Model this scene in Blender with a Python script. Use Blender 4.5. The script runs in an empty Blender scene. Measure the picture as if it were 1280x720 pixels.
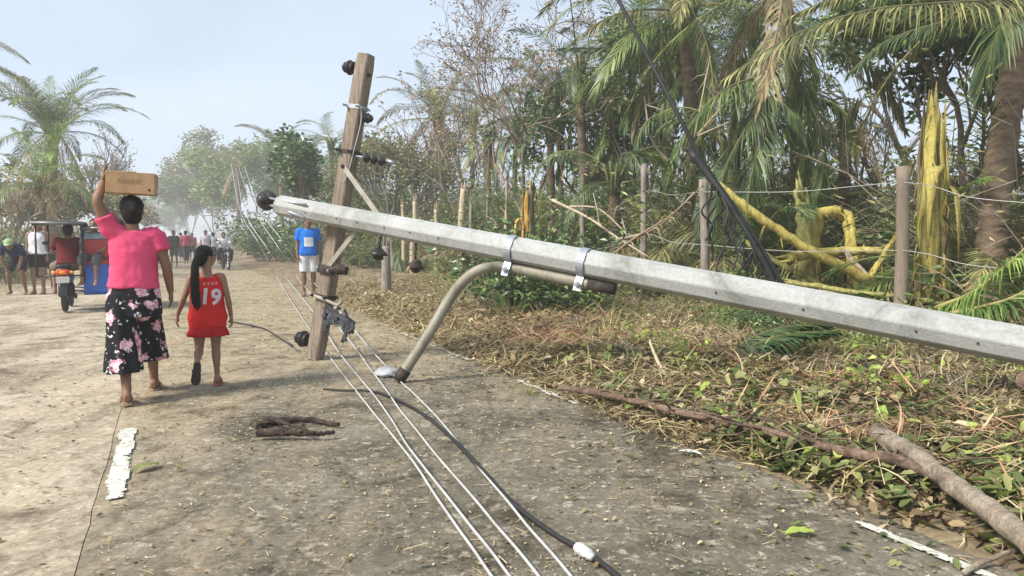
import bpy, bmesh, math, random
import numpy as np
from mathutils import Vector, Matrix, noise, Euler
from mathutils.bvhtree import BVHTree

# ------------------------------------------------------------------ camera, sky, sun, exposure
S = bpy.context.scene
COL = S.collection
FPX, HOR, CAMZ = 930.0, 298.0, 1.30
PITCH = math.atan((360.0 - HOR) / FPX)
cam_d = bpy.data.cameras.new('camera')
cam_d.sensor_width = 36.0
cam_d.lens = FPX / 1280.0 * 36.0
cam_d.clip_start = 0.05
cam_d.clip_end = 2000.0
cam = bpy.data.objects.new('camera', cam_d)
COL.objects.link(cam)
cam.location = (0, 0, CAMZ)
cam.rotation_euler = (math.pi / 2 - PITCH, 0, 0)
S.camera = cam

SUN_EL, SUN_AZ = math.radians(44), math.radians(238)   # azimuth clockwise from +Y: behind the camera, to its left
world = bpy.data.worlds.new('World')
S.world = world
world.use_nodes = True
nt = world.node_tree
nt.nodes.clear()
w_out = nt.nodes.new('ShaderNodeOutputWorld')
w_bg = nt.nodes.new('ShaderNodeBackground')
w_sky = nt.nodes.new('ShaderNodeTexSky')
w_sky.sky_type = 'NISHITA'
w_sky.sun_disc = False
w_sky.sun_elevation = SUN_EL
w_sky.sun_rotation = SUN_AZ
w_sky.air_density = 1.0
w_sky.dust_density = 1.5
w_tc = nt.nodes.new('ShaderNodeTexCoord')
w_map = nt.nodes.new('ShaderNodeMapping')
w_map.inputs['Scale'].default_value = (1.0, 1.0, 3.2)
w_n = nt.nodes.new('ShaderNodeTexNoise')
w_n.inputs['Scale'].default_value = 1.9
w_n.inputs['Detail'].default_value = 7
w_n.inputs['Roughness'].default_value = 0.55
w_n.inputs['Distortion'].default_value = 0.5
w_r = nt.nodes.new('ShaderNodeValToRGB')
w_r.color_ramp.elements[0].position = 0.30
w_r.color_ramp.elements[0].color = (0.62, 0.62, 0.62, 1)
w_r.color_ramp.elements[1].position = 0.72
w_r.color_ramp.elements[1].color = (0.95, 0.95, 0.95, 1)
w_mix = nt.nodes.new('ShaderNodeMixRGB')
w_mix.inputs['Color2'].default_value = (5.3, 6.1, 7.2, 1)     # thin bright overcast
nt.links.new(w_tc.outputs['Generated'], w_map.inputs['Vector'])
nt.links.new(w_map.outputs['Vector'], w_n.inputs['Vector'])
nt.links.new(w_n.outputs['Fac'], w_r.inputs['Fac'])
nt.links.new(w_r.outputs['Color'], w_mix.inputs['Fac'])
nt.links.new(w_sky.outputs['Color'], w_mix.inputs['Color1'])
nt.links.new(w_mix.outputs['Color'], w_bg.inputs['Color'])
w_bg.inputs['Strength'].default_value = 0.056
nt.links.new(w_bg.outputs['Background'], w_out.inputs['Surface'])

sun_d = bpy.data.lights.new('sun', 'SUN')
sun_d.energy = 2.3
sun_d.angle = math.radians(15)
sun_d.color = (1.0, 0.95, 0.87)
sun = bpy.data.objects.new('sun', sun_d)
COL.objects.link(sun)
sun.location = (-20, -20, 40)
_sd = Vector((math.sin(SUN_AZ) * math.cos(SUN_EL), math.cos(SUN_AZ) * math.cos(SUN_EL), math.sin(SUN_EL)))
sun.rotation_euler = _sd.to_track_quat('Z', 'Y').to_euler()

S.view_settings.view_transform = 'Standard'
S.view_settings.look = 'None'
S.view_settings.gamma = 1.0
S.view_settings.use_curve_mapping = False
S.view_settings.exposure = 1.42
S.cycles.volume_bounces = 3
S.cycles.max_bounces = 8

# ------------------------------------------------------------------ where things are
T = math.radians(24.7)                                  # the road runs away to the left
RD = Vector((-math.sin(T), math.cos(T), 0))             # along the road
RN = Vector((math.cos(T), math.sin(T), 0))              # across the road, to the right
def R(u, v, z=0.0):
    p = RN * u + RD * v
    return Vector((p.x, p.y, z))
def uv_of(p):
    return p[0] * RN.x + p[1] * RN.y, p[0] * RD.x + p[1] * RD.y
def W(px, py, Y):
    cx, cy = (px - 640) / FPX, (360 - py) / FPX
    d = Vector((cx, math.cos(PITCH) + cy * math.sin(PITCH), -math.sin(PITCH) + cy * math.cos(PITCH)))
    return Vector((0, 0, CAMZ)) + d * (Y / d.y)
def G(px, py, z=0.0):
    cx, cy = (px - 640) / FPX, (360 - py) / FPX
    d = Vector((cx, math.cos(PITCH) + cy * math.sin(PITCH), -math.sin(PITCH) + cy * math.cos(PITCH)))
    return Vector((0, 0, CAMZ)) + d * ((z - CAMZ) / d.z)
def depth_at(px, u):
    return u / (RN.x * (px - 640) / FPX + RN.y)
def at_u(px, u, z=0.0):
    Y = depth_at(px, u)
    return Vector(((px - 640) / FPX * Y, Y, z))

ROAD_L, ROAD_C, ROAD_R = -3.45, -0.365, 2.98
def sstep(a, b, x):
    t = min(1, max(0, (x - a) / (b - a)))
    return t * t * (3 - 2 * t)
def verge_h(u, v):
    e = sstep(2.9, 4.6, u)
    n1 = noise.noise(Vector((u * 0.55, v * 0.4, 3.1)))
    n2 = noise.noise(Vector((u * 1.7, v * 1.5, 9.1)))
    n3 = noise.noise(Vector((u * 4.5, v * 4.1, 1.7)))
    h = 0.006 + e * (0.13 + 0.12 * n1 + 0.06 * n2) + sstep(2.95, 3.3, u) * (0.022 * n3 + 0.03)
    return max(h, 0.006)
def left_h(u, v):
    d = -u
    e = sstep(3.5, 7.0, d)
    n2 = noise.noise(Vector((u * 0.9, v * 0.8, 5.1)))
    return 0.006 + sstep(3.45, 4.0, d) * 0.03 * (1 + n2) + e * (0.16 + 0.12 * n2)
def ground_h(p):
    u, v = uv_of(p)
    if u > ROAD_R: return verge_h(u, v)
    if u < ROAD_L: return left_h(u, v)
    return 0.012

# ------------------------------------------------------------------ mesh helpers
def frame_of(d):
    d = d.normalized()
    a = Vector((0, 0, 1)) if abs(d.z) < 0.9 else Vector((0, 1, 0))
    x = a.cross(d).normalized()
    return x, d.cross(x), d

class MB:
    def __init__(s):
        s.v, s.f, s.m = [], [], []
    def add(s, vs, fs, mi=0):
        o = len(s.v)
        s.v.extend([tuple(v) for v in vs])
        s.f.extend([tuple(i + o for i in f) for f in fs])
        s.m.extend([mi] * len(fs))
    def rings(s, rings, cap=True, mi=0, closed=True):
        n = len(rings[0])
        vs = [p for r in rings for p in r]
        fs = []
        for i in range(len(rings) - 1):
            for j in range(n if closed else n - 1):
                k = (j + 1) % n
                fs.append((i * n + j, i * n + k, (i + 1) * n + k, (i + 1) * n + j))
        if cap and closed:
            fs.append(tuple(reversed(range(n))))
            fs.append(tuple((len(rings) - 1) * n + j for j in range(n)))
        s.add(vs, fs, mi)
    def tube(s, pts, rad, n=6, cap=True, mi=0, squash=1.0, phase=0.0, up=None):
        pts = [Vector(p) for p in pts]
        if not hasattr(rad, '__len__'): rad = [rad] * len(pts)
        d = (pts[1] - pts[0]).normalized()
        if up is not None:
            y = (Vector(up) - d * d.dot(Vector(up))).normalized()
            x = y.cross(d).normalized()
        else:
            x, y, _ = frame_of(d)
        rs = []
        for i, p in enumerate(pts):
            if i == 0: dd = pts[1] - pts[0]
            elif i == len(pts) - 1: dd = pts[-1] - pts[-2]
            else: dd = pts[i + 1] - pts[i - 1]
            if dd.length < 1e-9: dd = d
            dd = dd.normalized()
            x = (x - dd * x.dot(dd)).normalized()
            y = dd.cross(x)
            rs.append([p + (x * math.cos(phase + a * 2 * math.pi / n) + y * squash * math.sin(phase + a * 2 * math.pi / n)) * rad[i] for a in range(n)])
        s.rings(rs, cap, mi)
    def box(s, c, size, M=None, mi=0, bev=0.0):
        c = Vector(c)
        hx, hy, hz = size[0] / 2, size[1] / 2, size[2] / 2
        if bev <= 0:
            vs = [Vector((x * hx, y * hy, z * hz)) for z in (-1, 1) for y in (-1, 1) for x in (-1, 1)]
            fs = [(0, 2, 3, 1), (4, 5, 7, 6), (0, 1, 5, 4), (2, 6, 7, 3), (0, 4, 6, 2), (1, 3, 7, 5)]
        else:
            bm = bmesh.new()
            bmesh.ops.create_cube(bm, size=1.0)
            for v in bm.verts: v.co = Vector((v.co.x * size[0], v.co.y * size[1], v.co.z * size[2]))
            bmesh.ops.bevel(bm, geom=list(bm.edges), offset=bev, segments=2, affect='EDGES', profile=0.5)
            bm.verts.index_update()
            vs = [v.co.copy() for v in bm.verts]
            fs = [tuple(v.index for v in f.verts) for f in bm.faces]
            bm.free()
        if M is not None: vs = [M @ v for v in vs]
        s.add([v + c for v in vs], fs, mi)
    def ell(s, c, r, nu=12, nv=8, M=None, mi=0):
        c = Vector(c)
        vs = [Vector((0, 0, -r[2]))]
        for i in range(1, nv):
            a = -math.pi / 2 + math.pi * i / nv
            for j in range(nu):
                b = 2 * math.pi * j / nu
                vs.append(Vector((r[0] * math.cos(a) * math.cos(b), r[1] * math.cos(a) * math.sin(b), r[2] * math.sin(a))))
        vs.append(Vector((0, 0, r[2])))
        fs = []
        for j in range(nu):
            k = (j + 1) % nu
            fs.append((0, 1 + k, 1 + j))
            fs.append((len(vs) - 1, 1 + (nv - 2) * nu + j, 1 + (nv - 2) * nu + k))
            for i in range(nv - 2):
                a0 = 1 + i * nu
                fs.append((a0 + j, a0 + k, a0 + nu + k, a0 + nu + j))
        if M is not None: vs = [M @ v for v in vs]
        s.add([v + c for v in vs], fs, mi)
    def lathe(s, prof, base, axis, n=14, mi=0):
        x, y, d = frame_of(Vector(axis))
        base = Vector(base)
        s.rings([[base + d * h + (x * math.cos(2 * math.pi * a / n) + y * math.sin(2 * math.pi * a / n)) * max(r, 1e-4) for a in range(n)] for h, r in prof], True, mi)
    def mesh(s, name, mats, smooth=True):
        me = bpy.data.meshes.new(name)
        me.from_pydata([tuple(v) for v in s.v], [], s.f)
        for m in (mats if isinstance(mats, (list, tuple)) else [mats]): me.materials.append(m)
        if any(s.m): me.polygons.foreach_set('material_index', s.m)
        if smooth: me.polygons.foreach_set('use_smooth', [True] * len(me.polygons))
        me.update()
        return me
    def build(s, name, mats, parent=None, smooth=True, world=False):
        return link(name, s.mesh(name, mats, smooth), parent, world)

def link(name, me, parent=None, world=False):
    o = bpy.data.objects.new(name, me)
    COL.objects.link(o)
    if parent is not None:
        o.parent = parent
        if world: o.matrix_parent_inverse = Matrix.Translation(-parent.location)
    return o
def tag(o, label=None, cat=None, group=None, kind=None):
    if label: o['label'] = label
    if cat: o['category'] = cat
    if group: o['group'] = group
    if kind: o['kind'] = kind
    return o
def thing(name, label, cat, loc=(0, 0, 0), rz=0.0, group=None):
    o = bpy.data.objects.new(name, None)
    COL.objects.link(o)
    o.empty_display_size = 0.1
    o.location = loc
    o.rotation_euler = (0, 0, rz)
    return tag(o, label, cat, group)
def own_mats(o, mats):
    for i, m in enumerate(mats):
        o.material_slots[i].link = 'OBJECT'
        o.material_slots[i].material = m
def copy_tree(o, parent=None):
    c = o.copy()
    COL.objects.link(c)
    c.parent = parent
    for ch in list(o.children): copy_tree(ch, c)
    return c
def catmull(pts, n=8):
    pts = [Vector(p) for p in pts]
    P = [pts[0] * 2 - pts[1]] + pts + [pts[-1] * 2 - pts[-2]]
    out = []
    for i in range(1, len(P) - 2):
        for k in range(n):
            t = k / n
            a, b, c, d = P[i - 1], P[i], P[i + 1], P[i + 2]
            out.append(0.5 * (b * 2 + (c - a) * t + (a * 2 - b * 5 + c * 4 - d) * t * t + (b * 3 - a - c * 3 + d) * t ** 3))
    out.append(pts[-1])
    return out
def lerp(a, b, t): return a + (b - a) * t
def interp(tab, x):
    if x <= tab[0][0]: return tab[0][1:]
    for i in range(len(tab) - 1):
        if x <= tab[i + 1][0]:
            t = (x - tab[i][0]) / (tab[i + 1][0] - tab[i][0])
            return tuple(lerp(a, b, t) for a, b in zip(tab[i][1:], tab[i + 1][1:]))
    return tab[-1][1:]

# ------------------------------------------------------------------ materials
def ramp(nt, cols, stops=None):
    r = nt.nodes.new('ShaderNodeValToRGB')
    e = r.color_ramp.elements
    n = len(cols)
    st = stops or [i / max(1, n - 1) for i in range(n)]
    while len(e) < n: e.new(0.5)
    for i in range(n):
        e[i].position = st[i]
        e[i].color = (*cols[i], 1)
    return r
def nz(nt, vec, scale, detail=6, rough=0.6, dist=0.0):
    n = nt.nodes.new('ShaderNodeTexNoise')
    n.inputs['Scale'].default_value = scale
    n.inputs['Detail'].default_value = detail
    n.inputs['Roughness'].default_value = rough
    n.inputs['Distortion'].default_value = dist
    if vec is not None: nt.links.new(vec, n.inputs['Vector'])
    return n
def mixc(nt, a, b, fac, mode='MIX'):
    m = nt.nodes.new('ShaderNodeMixRGB')
    m.blend_type = mode
    for sock, val in (('Color1', a), ('Color2', b), ('Fac', fac)):
        if isinstance(val, (int, float)): m.inputs[sock].default_value = val
        elif isinstance(val, tuple): m.inputs[sock].default_value = (*val, 1)
        else: nt.links.new(val, m.inputs[sock])
    return m.outputs['Color']
def base_mat(name):
    m = bpy.data.materials.new(name)
    m.use_nodes = True
    nt = m.node_tree
    b = nt.nodes['Principled BSDF']
    tc = nt.nodes.new('ShaderNodeTexCoord')
    return m, nt, b, tc
def mat(name, cols, scale=4.0, rough=0.8, bump=0.0, bscale=40.0, metal=0.0, spec=0.3, stops=None, stretch=None, fine=0.25, fscale=60.0, dist=0.0, rand=0.0):
    """noise-mottled surface: cols are blended by noise, a finer noise varies the value"""
    m, nt, b, tc = base_mat(name)
    vec = tc.outputs['Object']
    if stretch:
        mp = nt.nodes.new('ShaderNodeMapping')
        mp.inputs['Scale'].default_value = stretch
        nt.links.new(vec, mp.inputs['Vector'])
        vec = mp.outputs['Vector']
    if len(cols) == 1: cols = [tuple(c * 0.82 for c in cols[0]), tuple(min(1, c * 1.15) for c in cols[0])]
    n = nz(nt, vec, scale, 7, 0.62, dist)
    r = ramp(nt, cols, stops or [0.28 + 0.44 * i / max(1, len(cols) - 1) for i in range(len(cols))])
    nt.links.new(n.outputs['Fac'], r.inputs['Fac'])
    c = r.outputs['Color']
    if fine > 0:
        n2 = nz(nt, vec, fscale, 4, 0.7)
        r2 = ramp(nt, [(1 - fine,) * 3, (1 + fine,) * 3], [0.3, 0.7])
        nt.links.new(n2.outputs['Fac'], r2.inputs['Fac'])
        c = mixc(nt, c, r2.outputs['Color'], 1.0, 'MULTIPLY')
    if rand > 0:
        oi = nt.nodes.new('ShaderNodeObjectInfo')
        r3 = ramp(nt, [(1 - rand,) * 3, (1 + rand,) * 3])
        nt.links.new(oi.outputs['Random'], r3.inputs['Fac'])
        c = mixc(nt, c, r3.outputs['Color'], 1.0, 'MULTIPLY')
    nt.links.new(c, b.inputs['Base Color'])
    b.inputs['Roughness'].default_value = rough
    b.inputs['Metallic'].default_value = metal
    b.inputs['Specular IOR Level'].default_value = spec
    if bump > 0:
        nb = nz(nt, vec, bscale, 5, 0.65)
        bp = nt.nodes.new('ShaderNodeBump')
        bp.inputs['Strength'].default_value = bump
        bp.inputs['Distance'].default_value = 0.02
        nt.links.new(nb.outputs['Fac'], bp.inputs['Height'])
        nt.links.new(bp.outputs['Normal'], b.inputs['Normal'])
    return m
def leaf_mat(name, cols, stops=None, rough=0.55, transl=0.3, spec=0.35, rand=0.15):
    """every leaf (mesh island) takes its own tint from cols; some light passes through"""
    m, nt, b, tc = base_mat(name)
    g = nt.nodes.new('ShaderNodeNewGeometry')
    r = ramp(nt, [tuple(min(.8, x * 1.48) for x in c_) for c_ in cols], stops)
    nt.links.new(g.outputs['Random Per Island'], r.inputs['Fac'])
    oi = nt.nodes.new('ShaderNodeObjectInfo')
    r3 = ramp(nt, [(1 - rand, 1 - rand, 1 - rand), (1 + rand, 1 + rand * 0.9, 1 + rand * 0.4)])
    nt.links.new(oi.outputs['Random'], r3.inputs['Fac'])
    c = mixc(nt, r.outputs['Color'], r3.outputs['Color'], 1.0, 'MULTIPLY')
    n = nz(nt, tc.outputs['Object'], 6.0, 3)
    r4 = ramp(nt, [(0.75, 0.75, 0.75), (1.2, 1.2, 1.2)], [0.3, 0.7])
    nt.links.new(n.outputs['Fac'], r4.inputs['Fac'])
    c = mixc(nt, c, r4.outputs['Color'], 1.0, 'MULTIPLY')
    nt.links.new(c, b.inputs['Base Color'])
    b.inputs['Roughness'].default_value = rough
    b.inputs['Specular IOR Level'].default_value = spec
    if transl > 0:
        t = nt.nodes.new('ShaderNodeBsdfTranslucent')
        nt.links.new(c, t.inputs['Color'])
        mx = nt.nodes.new('ShaderNodeMixShader')
        mx.inputs['Fac'].default_value = transl
        nt.links.new(b.outputs['BSDF'], mx.inputs[1])
        nt.links.new(t.outputs['BSDF'], mx.inputs[2])
        nt.links.new(mx.outputs['Shader'], nt.nodes['Material Output'].inputs['Surface'])
    return m

def road_mat(name, cols, dirt, dirt_fac, pale, specks, drift=None):
    m, nt, b, tc = base_mat(name)
    vec = tc.outputs['Object']
    mp = nt.nodes.new('ShaderNodeMapping')
    mp.inputs['Rotation'].default_value = (0, 0, -T)
    mp.inputs['Scale'].default_value = (1.0, 0.35, 1.0)
    nt.links.new(vec, mp.inputs['Vector'])
    big = nz(nt, vec, 0.8, 8, 0.65, 0.6)
    r1 = ramp(nt, cols, [0.30, 0.47, 0.66][:len(cols)])
    nt.links.new(big.outputs['Fac'], r1.inputs['Fac'])
    c = r1.outputs['Color']
    # soil washed along the road in streaks
    st = nz(nt, mp.outputs['Vector'], 1.6, 9, 0.7, 0.8)
    r2 = ramp(nt, [(0, 0, 0), (1, 1, 1)], [0.47, 0.63])
    nt.links.new(st.outputs['Fac'], r2.inputs['Fac'])
    mu = nt.nodes.new('ShaderNodeMath'); mu.operation = 'MULTIPLY'
    nt.links.new(r2.outputs['Color'], mu.inputs[0]); mu.inputs[1].default_value = dirt_fac
    c = mixc(nt, c, dirt, mu.outputs[0])
    if drift:                      # sand blown and carried over the road farther along
        mp2 = nt.nodes.new('ShaderNodeMapping'); mp2.inputs['Rotation'].default_value = (0, 0, -T)
        nt.links.new(vec, mp2.inputs['Vector'])
        sx = nt.nodes.new('ShaderNodeSeparateXYZ'); nt.links.new(mp2.outputs['Vector'], sx.inputs[0])
        mr = nt.nodes.new('ShaderNodeMapRange'); nt.links.new(sx.outputs['Y'], mr.inputs['Value'])
        for nm, vl in (('From Min', 4.0), ('From Max', 11.0), ('To Min', -0.12), ('To Max', 0.42)): mr.inputs[nm].default_value = vl
        dn = nz(nt, mp.outputs['Vector'], 2.3, 9, 0.72, 0.5)
        mu_ = nt.nodes.new('ShaderNodeMapRange'); nt.links.new(sx.outputs['X'], mu_.inputs['Value'])       # and from the sandy lane beside it
        for nm, vl in (('From Min', -0.45), ('From Max', 0.75), ('To Min', 0.26), ('To Max', 0.0)): mu_.inputs[nm].default_value = vl
        ad1 = nt.nodes.new('ShaderNodeMath'); ad1.operation = 'ADD'
        nt.links.new(mr.outputs[0], ad1.inputs[0]); nt.links.new(mu_.outputs[0], ad1.inputs[1])
        ad0 = nt.nodes.new('ShaderNodeMath'); ad0.operation = 'ADD'
        nt.links.new(ad1.outputs[0], ad0.inputs[0]); nt.links.new(dn.outputs['Fac'], ad0.inputs[1])
        rd = ramp(nt, [(0, 0, 0), (0.9, 0.9, 0.9)], [0.50, 0.74]); nt.links.new(ad0.outputs[0], rd.inputs['Fac'])
        c = mixc(nt, c, drift, rd.outputs['Color'])
    # broken pale patches, like dry grit
    gr = nz(nt, vec, 9.0, 8, 0.75, 0.3)
    r3 = ramp(nt, [(0, 0, 0), (1, 1, 1)], [0.55, 0.63])
    nt.links.new(gr.outputs['Fac'], r3.inputs['Fac'])
    mu2 = nt.nodes.new('ShaderNodeMath'); mu2.operation = 'MULTIPLY'
    nt.links.new(r3.outputs['Color'], mu2.inputs[0]); mu2.inputs[1].default_value = 0.75
    c = mixc(nt, c, pale, mu2.outputs[0])
    g2 = nz(nt, vec, 24.0, 6, 0.7, 0.2)
    r6 = ramp(nt, [(0, 0, 0), (0.8, 0.8, 0.8)], [0.60, 0.67]); nt.links.new(g2.outputs['Fac'], r6.inputs['Fac'])
    c = mixc(nt, c, tuple(min(.8, x * 1.3) for x in pale), r6.outputs['Color'])
    # dark stains with ragged edges, then pale scuffs
    sn = nz(nt, vec, 1.7, 10, 0.72, 1.2)
    rs = ramp(nt, [(0.42, 0.40, 0.36), (0.95, 0.95, 0.95), (1, 1, 1), (1.4, 1.38, 1.35)], [0.35, 0.47, 0.58, 0.70])
    nt.links.new(sn.outputs['Fac'], rs.inputs['Fac'])
    c = mixc(nt, c, rs.outputs['Color'], 1.0, 'MULTIPLY')
    cv = nt.nodes.new('ShaderNodeTexVoronoi'); cv.feature = 'DISTANCE_TO_EDGE'; cv.inputs['Scale'].default_value = 0.55
    cw = nz(nt, vec, 2.5, 6, 0.7); nt.links.new(mixc(nt, vec, cw.outputs['Color'], 0.22), cv.inputs['Vector'])
    rc = ramp(nt, [(0.55, 0.53, 0.5), (1, 1, 1)], [0.0, 0.006]); nt.links.new(cv.outputs['Distance'], rc.inputs['Fac'])
    c = mixc(nt, c, rc.outputs['Color'], 0.7, 'MULTIPLY')
    # aggregate
    vo = nt.nodes.new('ShaderNodeTexVoronoi'); vo.inputs['Scale'].default_value = 85.0
    nt.links.new(vec, vo.inputs['Vector'])
    r4 = ramp(nt, [(1 - specks,) * 3, (1 + specks,) * 3])
    nt.links.new(vo.outputs['Color'], r4.inputs['Fac'])
    c = mixc(nt, c, r4.outputs['Color'], 1.0, 'MULTIPLY')
    fn = nz(nt, vec, 26.0, 6, 0.75)
    r5 = ramp(nt, [(0.70, 0.69, 0.67), (1.26, 1.26, 1.26)], [0.34, 0.66])
    nt.links.new(fn.outputs['Fac'], r5.inputs['Fac'])
    c = mixc(nt, c, r5.outputs['Color'], 1.0, 'MULTIPLY')
    nt.links.new(c, b.inputs['Base Color'])
    b.inputs['Roughness'].default_value = 0.9
    b.inputs['Specular IOR Level'].default_value = 0.2
    bp = nt.nodes.new('ShaderNodeBump'); bp.inputs['Strength'].default_value = 0.6; bp.inputs['Distance'].default_value = 0.012
    ad = nt.nodes.new('ShaderNodeMath'); ad.operation = 'ADD'
    nt.links.new(fn.outputs['Fac'], ad.inputs[0]); nt.links.new(gr.outputs['Fac'], ad.inputs[1])
    nt.links.new(ad.outputs[0], bp.inputs['Height'])
    nt.links.new(bp.outputs['Normal'], b.inputs['Normal'])
    return m

M = {}
M['road'] = road_mat('weathered_concrete', [(0.050, 0.045, 0.033), (0.132, 0.117, 0.086), (0.225, 0.20, 0.152)], (0.25, 0.205, 0.138), 0.55, (0.42, 0.375, 0.29), 0.16, (0.35, 0.285, 0.19))
M['road_sand'] = road_mat('sanded_concrete', [(0.24, 0.195, 0.135), (0.41, 0.34, 0.245), (0.50, 0.43, 0.325)], (0.19, 0.15, 0.10), 0.75, (0.54, 0.47, 0.365), 0.12)
M['soil'] = mat('soil', [(0.10, 0.07, 0.045), (0.20, 0.15, 0.09), (0.30, 0.235, 0.15)], 1.4, 0.95, 0.8, 18, fine=0.35, fscale=22)
M['sandy_soil'] = mat('sandy_soil', [(0.20, 0.16, 0.10), (0.34, 0.28, 0.19), (0.42, 0.36, 0.26)], 0.9, 0.95, 0.8, 14, fine=0.3, fscale=16)
M['paint'] = mat('road_paint', [(0.34, 0.32, 0.26), (0.54, 0.53, 0.47), (0.62, 0.61, 0.56)], 14, 0.7, 0.3, 60, fine=0.12)
M['pole'] = mat('spun_concrete', [(0.12, 0.118, 0.098), (0.28, 0.285, 0.262), (0.38, 0.385, 0.362), (0.43, 0.435, 0.415)], 2.2, 0.7, 0.25, 60, fine=0.14, fscale=34, spec=0.3, stops=[.27, .38, .52, .72], dist=.8)
M['galv'] = mat('galvanised_steel', [(0.30, 0.33, 0.36), (0.46, 0.49, 0.52)], 18, 0.45, 0.05, 60, metal=0.55, fine=0.1)
M['arm'] = mat('weathered_pipe', [(0.16, 0.145, 0.105), (0.25, 0.23, 0.175), (0.34, 0.32, 0.26)], 7, 0.6, 0.1, 60, metal=0.15, fine=0.15, stretch=(1, 1, 0.4))
M['timber'] = mat('weathered_timber', [(0.17, 0.125, 0.09), (0.28, 0.215, 0.16), (0.36, 0.285, 0.215)], 5, 0.85, 0.35, 30, stretch=(6, 6, 0.5), fine=0.25, fscale=20)
M['black'] = mat('black_porcelain', [(0.012, 0.011, 0.011), (0.03, 0.027, 0.025)], 14, 0.4, 0, spec=0.5)
M['darkmetal'] = mat('rusty_dark_metal', [(0.02, 0.018, 0.018), (0.05, 0.042, 0.038), (0.10, 0.06, 0.04)], 20, 0.7, 0.2, 60, metal=0.3)
M['rubber'] = mat('black_rubber', [(0.012, 0.012, 0.012), (0.028, 0.027, 0.026)], 10, 0.55, 0.1, 40, spec=0.4)
M['wire'] = mat('bare_aluminium_wire', [(0.42, 0.415, 0.385), (0.62, 0.615, 0.58)], 6, 0.5, 0, metal=0.25, spec=0.5)
# ------------------------------------------------------------------ ground, road, verges
random.seed(7)
def sheet(name, us, vs, hf, m, kind='structure'):
    mb = MB()
    vv = [R(u, v, hf(u, v)) for v in vs for u in us]
    nu = len(us)
    fs = [(j * nu + i, j * nu + i + 1, (j + 1) * nu + i + 1, (j + 1) * nu + i) for j in range(len(vs) - 1) for i in range(nu - 1)]
    mb.add(vv, fs)
    o = mb.build(name, m)
    o['kind'] = kind
    return o
def span(a, b, n): return [a + (b - a) * i / n for i in range(n + 1)]
sheet('ground', span(-150, 150, 22), span(-40, 220, 18), lambda u, v: -0.05, M['soil'])
far_v = span(-6, 14, 100)[:-1] + span(14, 40, 60)[:-1] + span(40, 215, 50)
def lane(name, u0, u1, m, jag0, jag1, z):
    us = [u0] + span(u0 + 0.05, u1 - 0.05, 10) + [u1]
    def hf(u, v):
        return z + 0.006 * noise.noise(Vector((u * 1.1, v * 0.5, 2))) - (0.006 if u in (u0, u1) else 0)
    mb = MB()
    vv = []
    for v in far_v:
        for i, u in enumerate(us):
            uu = u
            if i < 2 or i > len(us) - 3: uu += (jag0 if i < 2 else jag1) * (noise.noise(Vector((v * 1.3, 4, 1))) + 0.6 * noise.noise(Vector((v * 4.1, 1, 8))))
            vv.append(R(uu, v, hf(u, v)))
    nu = len(us)
    mb.add(vv, [(j * nu + i, j * nu + i + 1, (j + 1) * nu + i + 1, (j + 1) * nu + i) for j in range(len(far_v) - 1) for i in range(nu - 1)])
    o = mb.build(name, m)
    o['kind'] = 'structure'
    return o
road_r = lane('road_right_lane', ROAD_C + 0.002, ROAD_R, M['road'], 0.012, 0.05, 0.012)
road_l = lane('road_left_lane', ROAD_L, ROAD_C - 0.002, M['road_sand'], 0.18, 0.012, 0.012)
us = span(2.9, 9, 60)[:-1] + span(9, 16, 20)[:-1] + span(16, 60, 10)
sheet('verge_right', us, span(-6, 16, 150)[:-1] + span(16, 40, 60)[:-1] + span(40, 215, 50), lambda u, v: verge_h(u, v) if u > 2.95 else -0.03, M['soil'])
us = [-60, -40, -25] + span(-16, -9, 14) + span(-8.8, -3.3, 26)
sheet('verge_left', us, span(-6, 40, 110)[:-1] + span(40, 215, 50), lambda u, v: left_h(u, v) if u < -3.5 else -0.03, M['sandy_soil'])

# worn paint: thin flakes that still stick to the lane
def paint_strip(name, u, v0, v1, w, wear, parent, seed):
    mb = MB(); c = 0.011
    nu, nv = int(w / c), int((v1 - v0) / c)
    def keep(i, j):
        x, y = i * c, v0 + j * c
        n = noise.noise(Vector((x * 22, y * 9, seed))) * .55 + noise.noise(Vector((x * 60, y * 45, seed + 3))) * .35 + noise.noise(Vector((0, y * 5, seed + 7))) * .35
        f = (i + .5) / nu
        ed = 2 * min(f - .14 - .2 * noise.noise(Vector((y * 6, seed, 3))), .88 - f + .2 * noise.noise(Vector((y * 5, seed, 9))))
        if ed <= 0: return False
        en = min(1, min(j, nv - 1 - j) / 7)
        return n + wear < .62 * min(1, ed * 1.3 + .35) * (.45 + .55 * en)
    vid = {}
    vs, fs = [], []
    def vert(i, j):
        if (i, j) not in vid:
            vid[(i, j)] = len(vs)
            vs.append(R(u - w / 2 + i * c + .003 * noise.noise(Vector((i, j * .7, seed))), v0 + j * c + .004 * noise.noise(Vector((i * .8, j, seed + 1))), .0225))
        return vid[(i, j)]
    for j in range(nv):
        for i in range(nu):
            if keep(i, j): fs.append((vert(i, j), vert(i + 1, j), vert(i + 1, j + 1), vert(i, j + 1)))
    mb.add(vs, fs)
    return mb.build(name, M['paint'], parent, smooth=False)
paint_strip('centre_line', -0.285, 4.08, 5.58, 0.135, 0.17, road_r, 3)
paint_strip('edge_line', 2.80, 1.45, 2.35, 0.085, 0.2, road_r, 11)
paint_strip('edge_line', 2.84, 4.9, 6.1, 0.11, 0.47, road_r, 15)
paint_strip('edge_line', 2.84, 7.2, 9.8, 0.12, 0.5, road_r, 27)
paint_strip('centre_line', -0.20, 10.3, 11.9, 0.14, 0.36, road_r, 33)
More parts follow.
